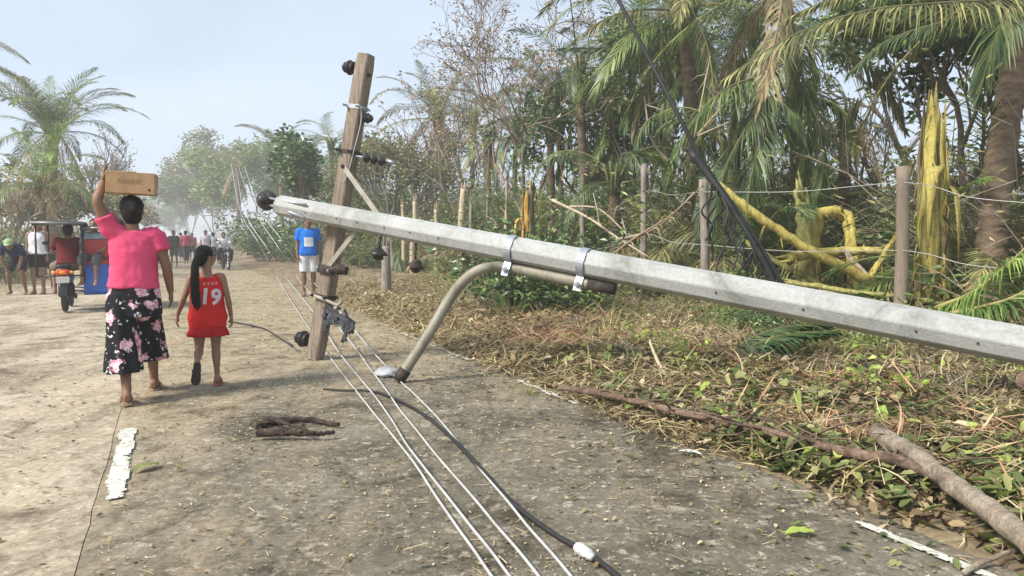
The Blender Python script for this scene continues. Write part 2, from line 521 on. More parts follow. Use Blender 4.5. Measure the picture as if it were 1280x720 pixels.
# ------------------------------------------------------------------ the fallen pole
PA, PB = W(410, 268, 7.68), W(1280, 432, 5.0)
PD = (PB - PA).normalized()                       # along the pole, tip to butt
def pole_at(px):                                  # axis point seen at column px
    k = (px - 640) / FPX
    t = (k * PA.y - PA.x) / (PD.x - k * PD.y)
    return PA + PD * t, t
TIP, t_tip = pole_at(352)
t_butt = (PA.z - 0.10) / -PD.z
BUTT = PA + PD * t_butt
def pole_r(t): return lerp(0.104, 0.136, (t - t_tip) / (t_butt - t_tip))
cam_side = Vector((-PD.y, PD.x, 0)).normalized()
if cam_side.y > 0: cam_side = -cam_side           # horizontal, towards the camera
PUP = PD.cross(cam_side)
if PUP.z < 0: PUP = -PUP
pole = thing('utility_pole', 'fallen grey concrete utility pole lying slanted across the road, propped on its lamp arm', 'utility pole', (BUTT.x, BUTT.y, 0))
mb = MB()
tt = [t_tip + (t_butt - t_tip) * i / 40 for i in range(41)]
OCT = 8
def oct_ring(t, k=1.0):
    c = PA + PD * t
    r = pole_r(t) * k
    ring = []
    for a in range(OCT):
        for da in (-0.05, 0.05):                  # small chamfer on each arris
            an = math.radians(2) + a * 2 * math.pi / OCT + da
            ring.append(c + (cam_side * math.cos(an) + PUP * math.sin(an)) * r * 1.04)
    return ring
mb.rings([oct_ring(t_tip - 0.012, 0.9)] + [oct_ring(t) for t in tt])
shaft = mb.build('shaft', M['pole'], pole, smooth=False, world=True)
def on_pole(px, ang, k=1.0):                      # a point on the skin of the pole
    c, t = pole_at(px)
    r = pole_r(t) * k
    return c + (cam_side * math.cos(ang) + PUP * math.sin(ang)) * r, (cam_side * math.cos(ang) + PUP * math.sin(ang))
for px in (392, 430, 455, 489, 521, 556, 900, 1008, 1148, 1225):
    p, d = on_pole(px, math.radians(-8 if px < 800 else -14), 0.97)
    b = MB(); b.lathe([(-0.01, 0.009), (0.006, 0.0095), (0.007, 0.006), (-0.002, 0.005)], p, d, 8)
    b.build('bolt_hole', M['darkmetal'], shaft)
# tip bracket: two bars and a black spool insulator
e0 = W(330, 250, 8.02)
bars = MB()
for s in (-1, 1):
    a = pole_at(392)[0] + PUP * (0.115 * s * 0.6) + cam_side * 0.112
    bars.tube([a, lerp(a, e0 + PUP * 0.02 * s, 0.45), e0 + PUP * 0.03 * s], 0.014, 6)
tipb = bars.build('tip_bracket', M['galv'], pole, world=True)
ins_prof = [(0, 0.02), (0.008, 0.07), (0.022, 0.078), (0.03, 0.045), (0.05, 0.04), (0.062, 0.088), (0.078, 0.092), (0.088, 0.045), (0.115, 0.04), (0.128, 0.066), (0.142, 0.066), (0.152, 0.04), (0.175, 0.036), (0.185, 0.015)]
ib = MB()
ib.lathe([(h, r * 1.25) for h, r in ins_prof], e0 - (cam_side * 0.09 - PD * 0.02), cam_side, 16)
ib.build('insulator', M['black'], pole, world=True)
# crossarm, square timber standing on its end behind the pole
CB = G(389, 452, 0.0)
CBT = W(451, 66, 7.82)
CBT = CBT - PD * (CBT - CB).dot(PD)               # square to the pole
CD = (CBT - CB).normalized()
CQ = CD.cross(PD).normalized()
if CQ.y > 0: CQ = -CQ
# keep it clear of the pole: its near face touches the pole's far side
axis_hit = PA + PD * ((CB - PA).dot(PD))
gap = (axis_hit - CB).dot(CQ)
want = pole_r(0.1) + 0.075 + 0.012
shift = CQ * (gap - want)
CB, CBT = CB + shift, CBT + shift
CB.z = max(CB.z, 0.016)
HW, HQ = 0.078, 0.072
def arm_pt(t, a=0.0, q=0.0): return lerp(CB, CBT, t) + PD * a + CQ * q
mb = MB()
ringsl = []
for i in range(25):
    t = i / 24
    c = lerp(CB, CBT, t)
    k = 0.9 if i in (0, 24) else 1.0
    ch = 0.012
    ring = []
    for sx, sy in ((1, 1), (-1, 1), (-1, -1), (1, -1)):
        w1, w2 = HW * k, HQ * k
        j = 0.003 * noise.noise(Vector((t * 14, sx * 3, sy * 5)))
        pts = [(sx * (w1 - ch), sy * w2), (sx * w1, sy * (w2 - ch))] if sx * sy < 0 else [(sx * w1, sy * (w2 - ch)), (sx * (w1 - ch), sy * w2)]
        for a, q in pts: ring.append(c + PD * (a + j) + CQ * (q + j))
    ringsl.append(ring)
mb.rings(ringsl)
M['timber_x'] = mat('crossarm_timber', [(0.13, 0.10, 0.074), (0.225, 0.178, 0.134), (0.31, 0.25, 0.195)], 3.5, 0.85, 0.4, 26, stretch=(7, 7, 0.6), fine=0.25, fscale=14)
M['timber_dark'] = mat('darker_timber', [(0.025, 0.016, 0.012), (0.06, 0.04, 0.03), (0.13, 0.095, 0.072)], 3.2, 0.8, 0.4, 26, stretch=(7, 7, 0.6), fine=0.25, fscale=14)
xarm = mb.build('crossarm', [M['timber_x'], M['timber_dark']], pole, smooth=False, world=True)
for pg in xarm.data.polygons:                     # the side facing down the pole takes the darker timber colour
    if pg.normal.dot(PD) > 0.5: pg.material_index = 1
def insulator(p, d, k=1.0, parent=xarm):
    pin = MB(); pin.tube([p - d * 0.01, p + d * 0.11 * k], 0.012, 8)
    pin.build('pin', M['galv'], parent)
    b = MB(); b.lathe([(h * k, r * k) for h, r in ins_prof], p + d * 0.05 * k, d, 16)
    return b.build('insulator', M['black'], parent)
insulator(arm_pt(0.955, -HW), -PD, .85)
insulator(arm_pt(0.055, -HW), -PD, 1.0)
insulator(arm_pt(0.80, HW), PD, 0.6)
for t, rr in ((0.83, 0), (0.685, 1), (0.30, 0), (0.21, 1)):
    b = MB()
    k = 1.07
    ring = []
    for dz in (-0.022, 0.022):
        ring.append([arm_pt(t, sx * HW * k, sy * HQ * k) + CD * dz for sx, sy in ((1, 1), (-1, 1), (-1, -1), (1, -1))])
    b.rings(ring, cap=False)
    for sx in (-1, 1):
        b.tube([arm_pt(t, sx * HW * 1.05, -HQ * 1.5), arm_pt(t, sx * HW * 1.05, HQ * 2.0)], 0.010, 6)
        b.lathe([(0, 0.02), (0.012, 0.02), (0.013, 0.008), (0.03, 0.008)], arm_pt(t, sx * HW * 1.05, HQ * 1.5), CQ, 6)
    b.build('band', M['galv'] if not rr else M['darkmetal'], xarm, smooth=False)
for t in (0.935, 0.115):
    b = MB(); b.lathe([(0, 0.022), (0.012, 0.022), (0.013, 0.010), (0.03, 0.010)], arm_pt(t, HW, 0.01), PD, 6)
    b.build('bolt', M['darkmetal'], xarm, smooth=False)
# dead-end string pointing right
p0 = arm_pt(0.675, HW, 0.03)
b = MB(); b.tube([p0, p0 + PD * 0.16], 0.012, 6)
b.build('clevis', M['galv'], xarm)
b = MB(); b.tube([p0 + PD * 0.43, p0 + PD * 0.52 - CD * 0.015], 0.02, 6)
b.build('clevis', M['galv'], xarm)
for k in range(3):
    b = MB(); b.lathe([(0, 0.012), (0.01, 0.05), (0.025, 0.055), (0.045, 0.03), (0.09, 0.014)], p0 + PD * (0.15 + 0.095 * k) - CD * 0.006 * k, PD, 14)
    b.build('insulator', M['black'], xarm)
# loose tie wire hanging down the side of the arm
b = MB(); b.tube(catmull([arm_pt(0.83, HW * 1.3, 0.07), arm_pt(0.78, HW * 1.8, 0.08), arm_pt(0.70, HW * 1.6, 0.09), arm_pt(0.62, HW * 1.2, 0.09), arm_pt(0.585, HW * 0.6, 0.085)], 6), 0.0045, 5)
b.build('tie_wire', M['wire'], xarm)
# braces between arm and pole (flat bars)
def bar(a, b_, w, th, up, name, m, parent):
    d = (b_ - a).normalized()
    y = (up - d * up.dot(d)).normalized()
    x = y.cross(d)
    mb_ = MB()
    n = 8
    mb_.rings([[lerp(a, b_, i / n) + x * sx * w / 2 + y * sy * th / 2 for sx, sy in ((1, 1), (-1, 1), (-1, -1), (1, -1))] for i in range(n + 1)])
    return mb_.build(name, m, parent, smooth=False, world=(parent.type == 'EMPTY'))
M['brace'] = mat('brace_steel', [(0.24, 0.215, 0.17), (0.36, 0.33, 0.28)], 8, 0.6, 0.1, 50, metal=0.1)
def brace(t, px):
    a = arm_pt(t, HW * 0.2, HQ + 0.012)
    c, tp = pole_at(px)
    up = 1 if t > 0.5 else -1
    e = c + PUP * up * pole_r(tp) * 0.86 - cam_side * 0.02
    o = bar(a, e, 0.052, 0.012, CQ, 'brace', M['brace'], pole)
    b = MB()
    b.lathe([(0, 0.024), (0.014, 0.024), (0.015, 0.011), (0.035, 0.011)], a + CQ * 0.004, CQ, 6)
    b.build('bolt', M['darkmetal'], o, smooth=False)
brace(0.635, 470)
brace(0.30, 447)
# smashed ironwork at the foot of the arm
b = MB(); q = arm_pt(0.30, 0, HQ * 1.2)
b.box(q + PD * 0.02, (0.21, 0.05, 0.09), Matrix((PD, CQ, CD)).transposed(), bev=0.012)
b.tube(catmull([q + PD * 0.08, q + PD * 0.17 + CD * 0.03, q + PD * 0.27 + CD * 0.03 - CQ * 0.02], 4), [0.04] * 4 + [0.055] * 3 + [0.045] * 2, 10)
b.build('bracket', M['darkmetal'], xarm)
b = MB(); q = arm_pt(0.205, -HW * 1.3, HQ * 1.4)
b.tube([q - PD * 0.06 + CD * 0.02, q + PD * 0.16, q + PD * 0.36 - CD * 0.03, q + PD * 0.40 + CD * 0.02], [0.016, 0.02, 0.018, 0.026], 8)
b.build('rod', M['brace'], xarm)
b = MB(); q = arm_pt(0.155, HW * 1.1, HQ)
rg = random.Random(12)
def rag(path, w, seed):                            # a torn, crumpled strip of sheathing
    n, m = 14, 5
    pp = catmull(path, n // (len(path) - 1) + 1)
    n = len(pp) - 1
    vs = []
    for i, p in enumerate(pp):
        for j in range(m):
            f = (j / (m - 1) - .5) * w * (1 + .5 * noise.noise(Vector((i * .6, seed, 2))))
            vs.append(p + CD * f + CQ * (.035 * noise.noise(Vector((i * .5, j * .9, seed))) + .02 * math.sin(j * 2.2 + i)) + PD * .02 * noise.noise(Vector((i * .7, j, seed + 5))))
    fs = [(i * m + j, i * m + j + 1, (i + 1) * m + j + 1, (i + 1) * m + j) for i in range(n) for j in range(m - 1) if noise.noise(Vector((i * .55, j * .8, seed + 9))) < .32]
    o = len(b.v); b.add(vs, fs)
    b.add([v + CQ * .006 for v in vs], [tuple(reversed(f)) for f in fs])
rag([q + CD * 0.08, q + PD * 0.10 + CD * 0.03, q + PD * 0.25 + CD * 0.03, q + PD * 0.38 - CD * 0.02], .15, 1)
rag([q + CD * 0.03 + CQ * .03, q + PD * 0.14 - CD * 0.02 + CQ * .04, q + PD * 0.30 + CD * 0.0 + CQ * .03, q + PD * 0.40 - CD * 0.06], .12, 4)
for k_ in range(7):
    a0 = q + PD * (.02 + .06 * k_) + CQ * .02
    L_ = rg.uniform(.08, .26) if k_ not in (2, 3) else .05
    b.tube(catmull([a0, a0 - CD * L_ * .5 + PD * rg.uniform(-.03, .05), a0 - CD * L_ + PD * rg.uniform(-.03, .08)], 4), [rg.uniform(.012, .03) for _ in range(9)], 6, squash=.5)
M['charred'] = mat('torn_black_cover', [(0.02, 0.021, 0.026), (0.055, 0.055, 0.065), (0.10, 0.10, 0.12)], 26, 0.6, 0.8, 60)
b.build('torn_cover', M['charred'], xarm)
# second crushed insulator hanging under the pole
c, tp = pole_at(478)
b = MB(); b.tube([c - PUP * pole_r(tp) * 0.9, c - PUP * 0.30], 0.012, 6)
b.lathe([(0, 0.02), (0.02, 0.06), (0.05, 0.05), (0.06, 0.10), (0.085, 0.075), (0.13, 0.03)], c - PUP * 0.36, PUP, 14)
b.build('insulator', M['black'], pole, world=True)
c, tp = pole_at(522)
b = MB(); b.tube([c - PUP * pole_r(tp) * 0.9, c - PUP * 0.32 + PD * 0.02], 0.010, 6)
b.lathe([(0, 0.02), (0.02, 0.05), (0.05, 0.045), (0.06, 0.085), (0.085, 0.06), (0.13, 0.03)], c - PUP * 0.40 + PD * 0.02, PUP + PD * 0.2, 14)
b.build('insulator', M['darkmetal'], pole, world=True)
# lamp arm
def under(px, k=1.0, off=0.055):
    c, tp = pole_at(px)
    return c - PUP * (pole_r(tp) * k + off) + cam_side * 0.02
foot = G(499, 474, 0.045)
a_pts = [foot, lerp(foot, W(570, 366, 6.72), 0.5), W(562, 374, 6.72), W(581, 350, 6.70), W(604, 336, 6.68), under(640), under(700), under(771)]
mb = MB(); ap = catmull(a_pts, 7)
mb.tube(ap, 0.048, 14)
arm = mb.build('lamp_arm', M['arm'], pole, world=True)
mb = MB(); d = (ap[1] - ap[0]).normalized()
mb.tube([ap[0] - d * 0.02, ap[0] + d * 0.10], [0.056, 0.056], 14)
mb.build('socket', M['darkmetal'], arm)
mb = MB(); d = (ap[-1] - ap[-2]).normalized()
mb.tube([ap[-1] - d * 0.22, ap[-1] + d * 0.02], [0.0505, 0.0505], 14)
mb.build('end_sleeve', M['darkmetal'], arm)
def clamp(px):
    c, tp = pole_at(px)
    r = pole_r(tp) * 1.07
    b = MB()
    loop = []
    for i in range(25):
        an = math.radians(-62 + 304 * i / 24)
        loop.append(c + (cam_side * math.cos(an) + PUP * math.sin(an)) * r)
    lug = [c - PUP * (r + 0.045) + cam_side * 0.085, c - PUP * (r + 0.11) + cam_side * 0.10]
    loop = [lug[1], lug[0]] + loop + [c - PUP * (r + 0.05) - cam_side * 0.06]
    w = 0.034
    inner, outer = [], []
    for i, p in enumerate(loop):
        n = (p - c); n = (n - PD * n.dot(PD)).normalized()
        inner.append((p, n))
    rs = [[p - PD * w, p + PD * w, p + PD * w + n * 0.007, p - PD * w + n * 0.007] for p, n in inner]
    b.rings(rs)
    o = b.build('clamp', M['galv'], pole, smooth=False, world=True)
    b = MB()
    b.tube([c - PUP * (r + 0.06) + cam_side * 0.125, c - PUP * (r + 0.06) - cam_side * 0.09], 0.012, 8)
    b.lathe([(0, 0.026), (0.02, 0.026)], c - PUP * (r + 0.06) + cam_side * 0.09, cam_side, 6)
    b.build('bolt', M['galv'], o, smooth=False)
clamp(641); clamp(731)
# crushed lamp head under the arm's end
lamp = G(486, 470, 0.0)
M['lamp'] = mat('cracked_lamp_cover', [(0.28, 0.30, 0.31), (0.55, 0.57, 0.58)], 14, 0.35, 0.4, 40, fine=0.2)
b = MB()
ax = (RD * -0.6 + RN * -0.4).normalized()
prof = [(-0.02, 0.02), (0.0, 0.05), (0.06, 0.075), (0.16, 0.09), (0.26, 0.08), (0.33, 0.05), (0.345, 0.02)]
n = 14
side = Vector((-ax.y, ax.x, 0))
b.rings([[lamp + Vector((0, 0, 0.045)) - ax * 0.05 + ax * h * 0.7 + side * r * 1.25 * math.cos(2 * math.pi * a / n) * (1 + 0.12 * math.sin(a * 5 + h * 20)) + Vector((0, 0, max(-0.04, r * 0.5 * math.sin(2 * math.pi * a / n) + 0.01 * math.sin(a * 3 + h * 40)))) for a in range(n)] for h, r in prof])
b.build('lamp_head', M['lamp'], pole, world=True)

# ------------------------------------------------------------------ wires and cables
def wire(name, label, pts, r, m, cat, group=None, n=8, sides=6):
    mb = MB()
    q = catmull(pts, n)
    q = [p + Vector((noise.noise(Vector((i * .23, r * 900 + pts[0].x * 9, 1))), noise.noise(Vector((i * .23, r * 900 + pts[0].x * 9, 7))), 0)) * .010 for i, p in enumerate(q)]
    mb.tube(q, r, sides)
    o = mb.build(name, m)
    return tag(o, label, cat, group)
gz = 0.028
far_w = [[(289, 205, 30), (300, 262, 21), (324, 305, 16.5)], [(296, 214, 30), (305, 262, 20), (335, 312, 15.5)],
         [(300, 214, 30), (318, 262, 20), (350, 312, 15)], [(306, 210, 28), (322, 258, 20), (352, 300, 15.2)]]
near_w = [[(345, 345, .20), (372, 388, .06), (400, 430, gz), (452, 497, gz), (505, 562, gz), (560, 641, gz), (618, 724, gz)],
          [(356, 345, .26), (388, 385, .13), (422, 438, .06), (470, 497, gz + .008), (512, 560, gz + .012), (572, 636, gz + .01), (641, 724, gz)],
          [(370, 345, .34), (398, 378, .24), (434, 422, .10), (470, 470, .04), (512, 527, gz), (590, 622, gz), (678, 724, gz)],
          [(380, 340, .42), (410, 372, .30), (456, 428, .12), (494, 470, .035), (545, 520, gz), (628, 620, gz), (717, 724, gz)]]
names = ['leftmost of the four pale fallen power wires on the road', 'second from the left of the four pale fallen power wires',
         'third from the left of the four pale fallen power wires', 'rightmost of the four pale fallen power wires, by the black cable']
for k in range(4):
    pts = [W(296 + k, 226 - 2 * k, 69.6), W(291 + 4 * k, 212, 48)] + [W(*p) for p in far_w[k]] + [G(*p) for p in near_w[k]]
    last = pts[-1]
    pts.append(last + (last - pts[-2]).normalized() * 1.2)
    pts[-1].z = gz
    wire('fallen_wire', names[k], pts, 0.0069, M['wire'], 'wire', 'pale power wires fallen along the road')
cab = thing('ground_cable', 'thick black cable snaking over the road with a pale joint near the camera', 'cable', G(600, 585, 0.0))
mb = MB()
cp = [G(404, 486, .026), G(432, 488, .026), G(470, 490, .026), G(520, 512, .026), G(562, 545, .026), G(600, 585, .026), G(640, 628, .026), G(690, 666, .026), G(735, 692, .026), G(776, 724, .026), G(840, 780, .026)]
mb.tube(catmull(cp, 8), [0.009] * 16 + [0.0125] * 65, 8)
mb.build('cable', M['rubber'], cab, world=True)
mb = MB(); j0, j1 = G(722, 684, .034), G(741, 697, .034); dj = (j1 - j0).normalized()
mb.tube([j0 - dj * 0.01, j0, j0 + dj * 0.02, j1 - dj * 0.03, j1], [0.013, 0.022, 0.026, 0.024, 0.014], 10)
mb.build('joint', mat('joint_tape', [(0.42, 0.42, 0.40), (0.62, 0.62, 0.6)], 30, 0.6, 0.3, 60), cab, world=True)
wire('loose_cable', 'thin black cable curling from the crossarm foot towards the girl', [G(366, 432, .10), G(352, 424, .03), G(330, 411, .03), G(300, 404, .03), G(285, 402, .03)], 0.011, M['rubber'], 'cable')
# black bundle hanging from above the frame into the brush
hb = thing('cable_bundle', 'black cable bundle hanging from the palms down into the brush beyond the pole', 'cable', W(985, 395, 8.6))
mb = MB()
line = [W(723, 84, 17.85), W(712, -20, 14.5), W(724, -80, 11.2), W(744, -52, 9.8), W(773, 0, 9.5), W(812, 75, 9.3), W(846, 140, 9.1), W(880, 205, 9.0), W(920, 262, 8.8), W(955, 315, 8.7), W(985, 372, 8.6)]
mb.tube(catmull(line, 6), [0.012] * 18 + [0.025] * 18 + [0.028] * 6 + [0.03] * 6 + [0.026] * 20, 8)
mb.build('cable', M['rubber'], hb, world=True)
mb = MB()
l2 = [W(858, 184, 9.0), W(876, 206, 8.95), W(905, 246, 8.8), W(938, 298, 8.65), W(966, 352, 8.55), W(972, 400, 8.5)]
mb.tube(catmull(l2, 6), [0.025] * 3 + [0.052, 0.058, 0.05] + [0.046, 0.052, 0.042, 0.048] * 2 + [0.034, 0.028] * 10, 9)
mb.build('splice', M['rubber'], hb, world=True)
for k in range(16):
    mb = MB(); random.seed(40 + k)
    b0 = W(890 + 6 * k, 228 + 9 * k, 8.78)
    pts = [b0]
    for i in range(4): pts.append(pts[-1] + Vector((random.uniform(-.12, .15), random.uniform(-.1, .1), -.17)))
    mb.tube(catmull(pts, 5), 0.013, 5)
    mb.build('loose_strand', M['rubber'], hb, world=True)
# ------------------------------------------------------------------ people
def skin_mat(name, c): return mat(name, [tuple(x * .85 for x in c), c, tuple(min(1, x * 1.12) for x in c)], 9, .55, .05, 80, spec=.35, fine=.06)
SK = skin_mat('skin', (0.215, 0.112, 0.068))
SK2 = skin_mat('skin_light', (0.26, 0.145, 0.09))
HAIR = mat('black_hair', [(0.004, 0.0035, 0.0035), (0.011, 0.009, 0.008)], 30, .55, .8, 90, spec=.22, stretch=(3, 3, .3))
EYE = mat('eye', [(0.01, 0.008, 0.007), (0.02, 0.015, 0.012)], 5, .2)
LIP = mat('lip', [(0.16, 0.06, 0.05), (0.2, 0.08, 0.06)], 20, .5)
def cloth(name, c, var=.18, fine=.08):
    m = mat(name, [tuple(x * (1 - var) for x in c), c, tuple(min(1, x * (1 + var * .6)) for x in c)], 6, .85, .3, 26, spec=.15, fine=fine, fscale=120)
    return m
TMP = bpy.data.scenes.new('tmp_build')
def solidify(mb, voxel, it=4, wr=0.0, seed=0, smooth_f=.5):
    """fuse overlapping lofts into one continuous surface"""
    me = mb.mesh('tmp', [])
    o = bpy.data.objects.new('tmp', me); TMP.collection.objects.link(o)
    r = o.modifiers.new('r', 'REMESH'); r.mode = 'VOXEL'; r.voxel_size = voxel; r.use_smooth_shade = True
    sm = o.modifiers.new('s', 'SMOOTH'); sm.factor = smooth_f; sm.iterations = it
    TMP.view_layers[0].update(); dg = TMP.view_layers[0].depsgraph
    out = bpy.data.meshes.new_from_object(o.evaluated_get(dg))
    bpy.data.objects.remove(o); bpy.data.meshes.remove(me)
    out.materials.clear()
    if wr > 0:
        out.update()
        nv = len(out.vertices); co = np.zeros(nv * 3, np.float32); no = np.zeros(nv * 3, np.float32)
        out.vertices.foreach_get('co', co); out.vertex_normals.foreach_get('vector', no)
        new = []
        for i in range(nv):
            c = Vector(co[i * 3:i * 3 + 3]); nn = Vector(no[i * 3:i * 3 + 3])
            n = noise.noise(Vector((c.x * 8 + seed + c.z * 3, c.y * 8, c.z * 3))) + .7 * noise.noise(Vector((c.x * 18 + c.z * 14, c.y * 18 + seed, c.z * 10 - c.x * 12))) + .35 * abs(noise.noise(Vector((c.x * 34 - c.z * 20, c.y * 34 + seed, c.z * 16 + c.x * 14))))
            new.extend(c + nn * n * wr)
        out.vertices.foreach_set('co', new)
    out.polygons.foreach_set('use_smooth', [True] * len(out.polygons))
    out.update()
    return out
def V(*a): return Vector(a)
BASE = dict(pel=V(0, 0, .93), chest=V(0, .0, 1.22), neck=V(0, -.01, 1.41), head=V(0, .02, 1.53),
            shL=V(-.175, -.01, 1.36), elL=V(-.215, -.03, 1.08), wrL=V(-.225, .03, .85), shR=V(.175, -.01, 1.36), elR=V(.215, -.03, 1.08), wrR=V(.225, .03, .85),
            hipL=V(-.085, 0, .90), knL=V(-.095, .02, .49), anL=V(-.10, -.02, .085), hipR=V(.085, 0, .90), knR=V(.095, .02, .49), anR=V(.10, -.02, .085))
TORSO = [(-.30, .150, .105), (-.05, .168, .118), (.25, .150, .108), (.55, .138, .100), (1.0, .152, .108), (1.45, .160, .092), (1.72, .125, .075), (1.9, .062, .058), (2.15, .050, .052)]
def spine(J, s):
    a, b, c = J['pel'], J['chest'], J['neck']
    if s <= 1: return lerp(a, b, s)
    return lerp(b, c, s - 1)
def torso_rings(J, s0, s1, n, infl, wk, dk, shape=None, flare=0.0, k=16):
    out = []
    A0 = (J['hipR'] - J['hipL']).normalized(); A1 = (J['shR'] - J['shL']).normalized()
    for i in range(n + 1):
        s = lerp(s0, s1, i / n)
        c = spine(J, s)
        t = (spine(J, s + .1) - spine(J, s - .1)).normalized()
        A = lerp(A0, A1, min(1, max(0, s / 1.4)))
        A = (A - t * A.dot(t)).normalized()
        D = t.cross(A)
        w, d = interp(TORSO, s)
        if shape: fw, fd = interp(shape, s); w *= fw; d *= fd
        w, d = w * wk + infl, d * dk + infl
        e = 1 + flare * (1 - i / n) ** 2
        ring = []
        for a in range(k):
            an = 2 * math.pi * a / k
            ca, sa = math.cos(an), math.sin(an)
            ring.append(c + A * w * e * math.copysign(abs(ca) ** .85, ca) + D * d * e * math.copysign(abs(sa) ** .85, sa))
        out.append(ring)
    return out
def limb(mb, pts, radii, n=10):
    q, r = [], []
    for i in range(len(pts) - 1):
        for k in range(4):
            t = k / 4
            q.append(lerp(pts[i], pts[i + 1], t)); r.append(lerp(radii[i], radii[i + 1], t))
    q.append(pts[-1]); r.append(radii[-1])
    # round the bend
    q2 = [q[0]] + [(q[i - 1] + q[i] * 2 + q[i + 1]) / 4 for i in range(1, len(q) - 1)] + [q[-1]]
    mb.tube(q2, r, n)
def hand(mb, wr, d, pn, side, k, curl=.35):
    """d: along the palm, pn: palm normal (towards the gripping side), side: direction of the thumb"""
    d = d.normalized(); side = (side - d * side.dot(d)).normalized(); pn = d.cross(side) if d.cross(side).dot(pn) > 0 else -d.cross(side)
    rs = []
    for t, w, th in ((-.15, .024, .020), (.15, .030, .019), (.5, .038, .018), (.85, .042, .016), (1.02, .038, .012)):
        c = wr + d * .088 * k * t
        rs.append([c + side * w * k * math.cos(a * math.pi / 5) + pn * th * k * math.sin(a * math.pi / 5) for a in range(10)])
    mb.rings(rs)
    for i, L in enumerate((.070, .080, .074, .058)):
        b = wr + d * .082 * k + side * (.030 - .020 * i) * k
        dd = (d + side * (.10 - .07 * i)).normalized(); p = b - d * .015; pts = [p]
        for j in range(3):
            dd = (dd + pn * curl * (.5 + .3 * j)).normalized(); p = p + dd * (L * k * (.42, .32, .30)[j]); pts.append(p)
        mb.tube(pts, [.0098 * k, .0095 * k, .0088 * k, .0065 * k], 8)
    b = wr + d * .022 * k + side * .026 * k
    dd = (side * .8 + d * .7 + pn * .25).normalized()
    p1 = b + dd * .036 * k; p2 = p1 + (dd + d * .5 + pn * .3).normalized() * .030 * k; p3 = p2 + (d + pn * .3).normalized() * .022 * k
    mb.tube([b - dd * .012, p1, p2, p3], [.014 * k, .012 * k, .0105 * k, .007 * k], 8)
def foot(mb, an, f, k, up=V(0, 0, 1)):
    f = f.normalized(); s = f.cross(up).normalized()
    rs = []
    for t, w, h0, h1 in ((-.055, .020, -.075, -.02), (-.035, .032, -.083, .01), (.0, .034, -.085, .03), (.05, .034, -.085, .0), (.10, .041, -.085, -.03), (.145, .043, -.085, -.05), (.175, .036, -.085, -.06), (.19, .02, -.083, -.068)):
        c = an + f * t * k
        rs.append([c + s * w * k * math.cos(a * math.pi / 5) + up * k * ((h0 + h1) / 2 + (h1 - h0) / 2 * math.sin(a * math.pi / 5)) for a in range(10)])
    mb.rings(rs)
def head_geo(mb, c, yaw, k, tilt=0.0):
    Mx = Matrix.Rotation(yaw, 3, 'Z') @ Matrix.Rotation(tilt, 3, 'X')
    def P(x, y, z): return c + Mx @ V(x, y, z) * k
    mb.ell(P(0, -.012, .018), (.076 * k, .092 * k, .092 * k), 16, 12, Mx)
    mb.ell(P(0, .022, -.03), (.062 * k, .070 * k, .082 * k), 14, 10, Mx)
    mb.ell(P(0, .062, -.085), (.026 * k, .024 * k, .022 * k), 10, 8, Mx)          # chin
    mb.tube([P(0, .086, .02), P(0, .100, -.015), P(0, .106, -.03)], [.008 * k, .011 * k, .015 * k], 8)   # nose
    mb.ell(P(0, .086, -.058), (.022 * k, .012 * k, .010 * k), 10, 6, Mx)           # lips
    mb.ell(P(0, .080, .028), (.045 * k, .014 * k, .010 * k), 10, 6, Mx)            # brow
    for s in (-1, 1): mb.ell(P(s * .076, -.008, -.012), (.010 * k, .020 * k, .032 * k), 8, 8, Mx)
    return P, Mx
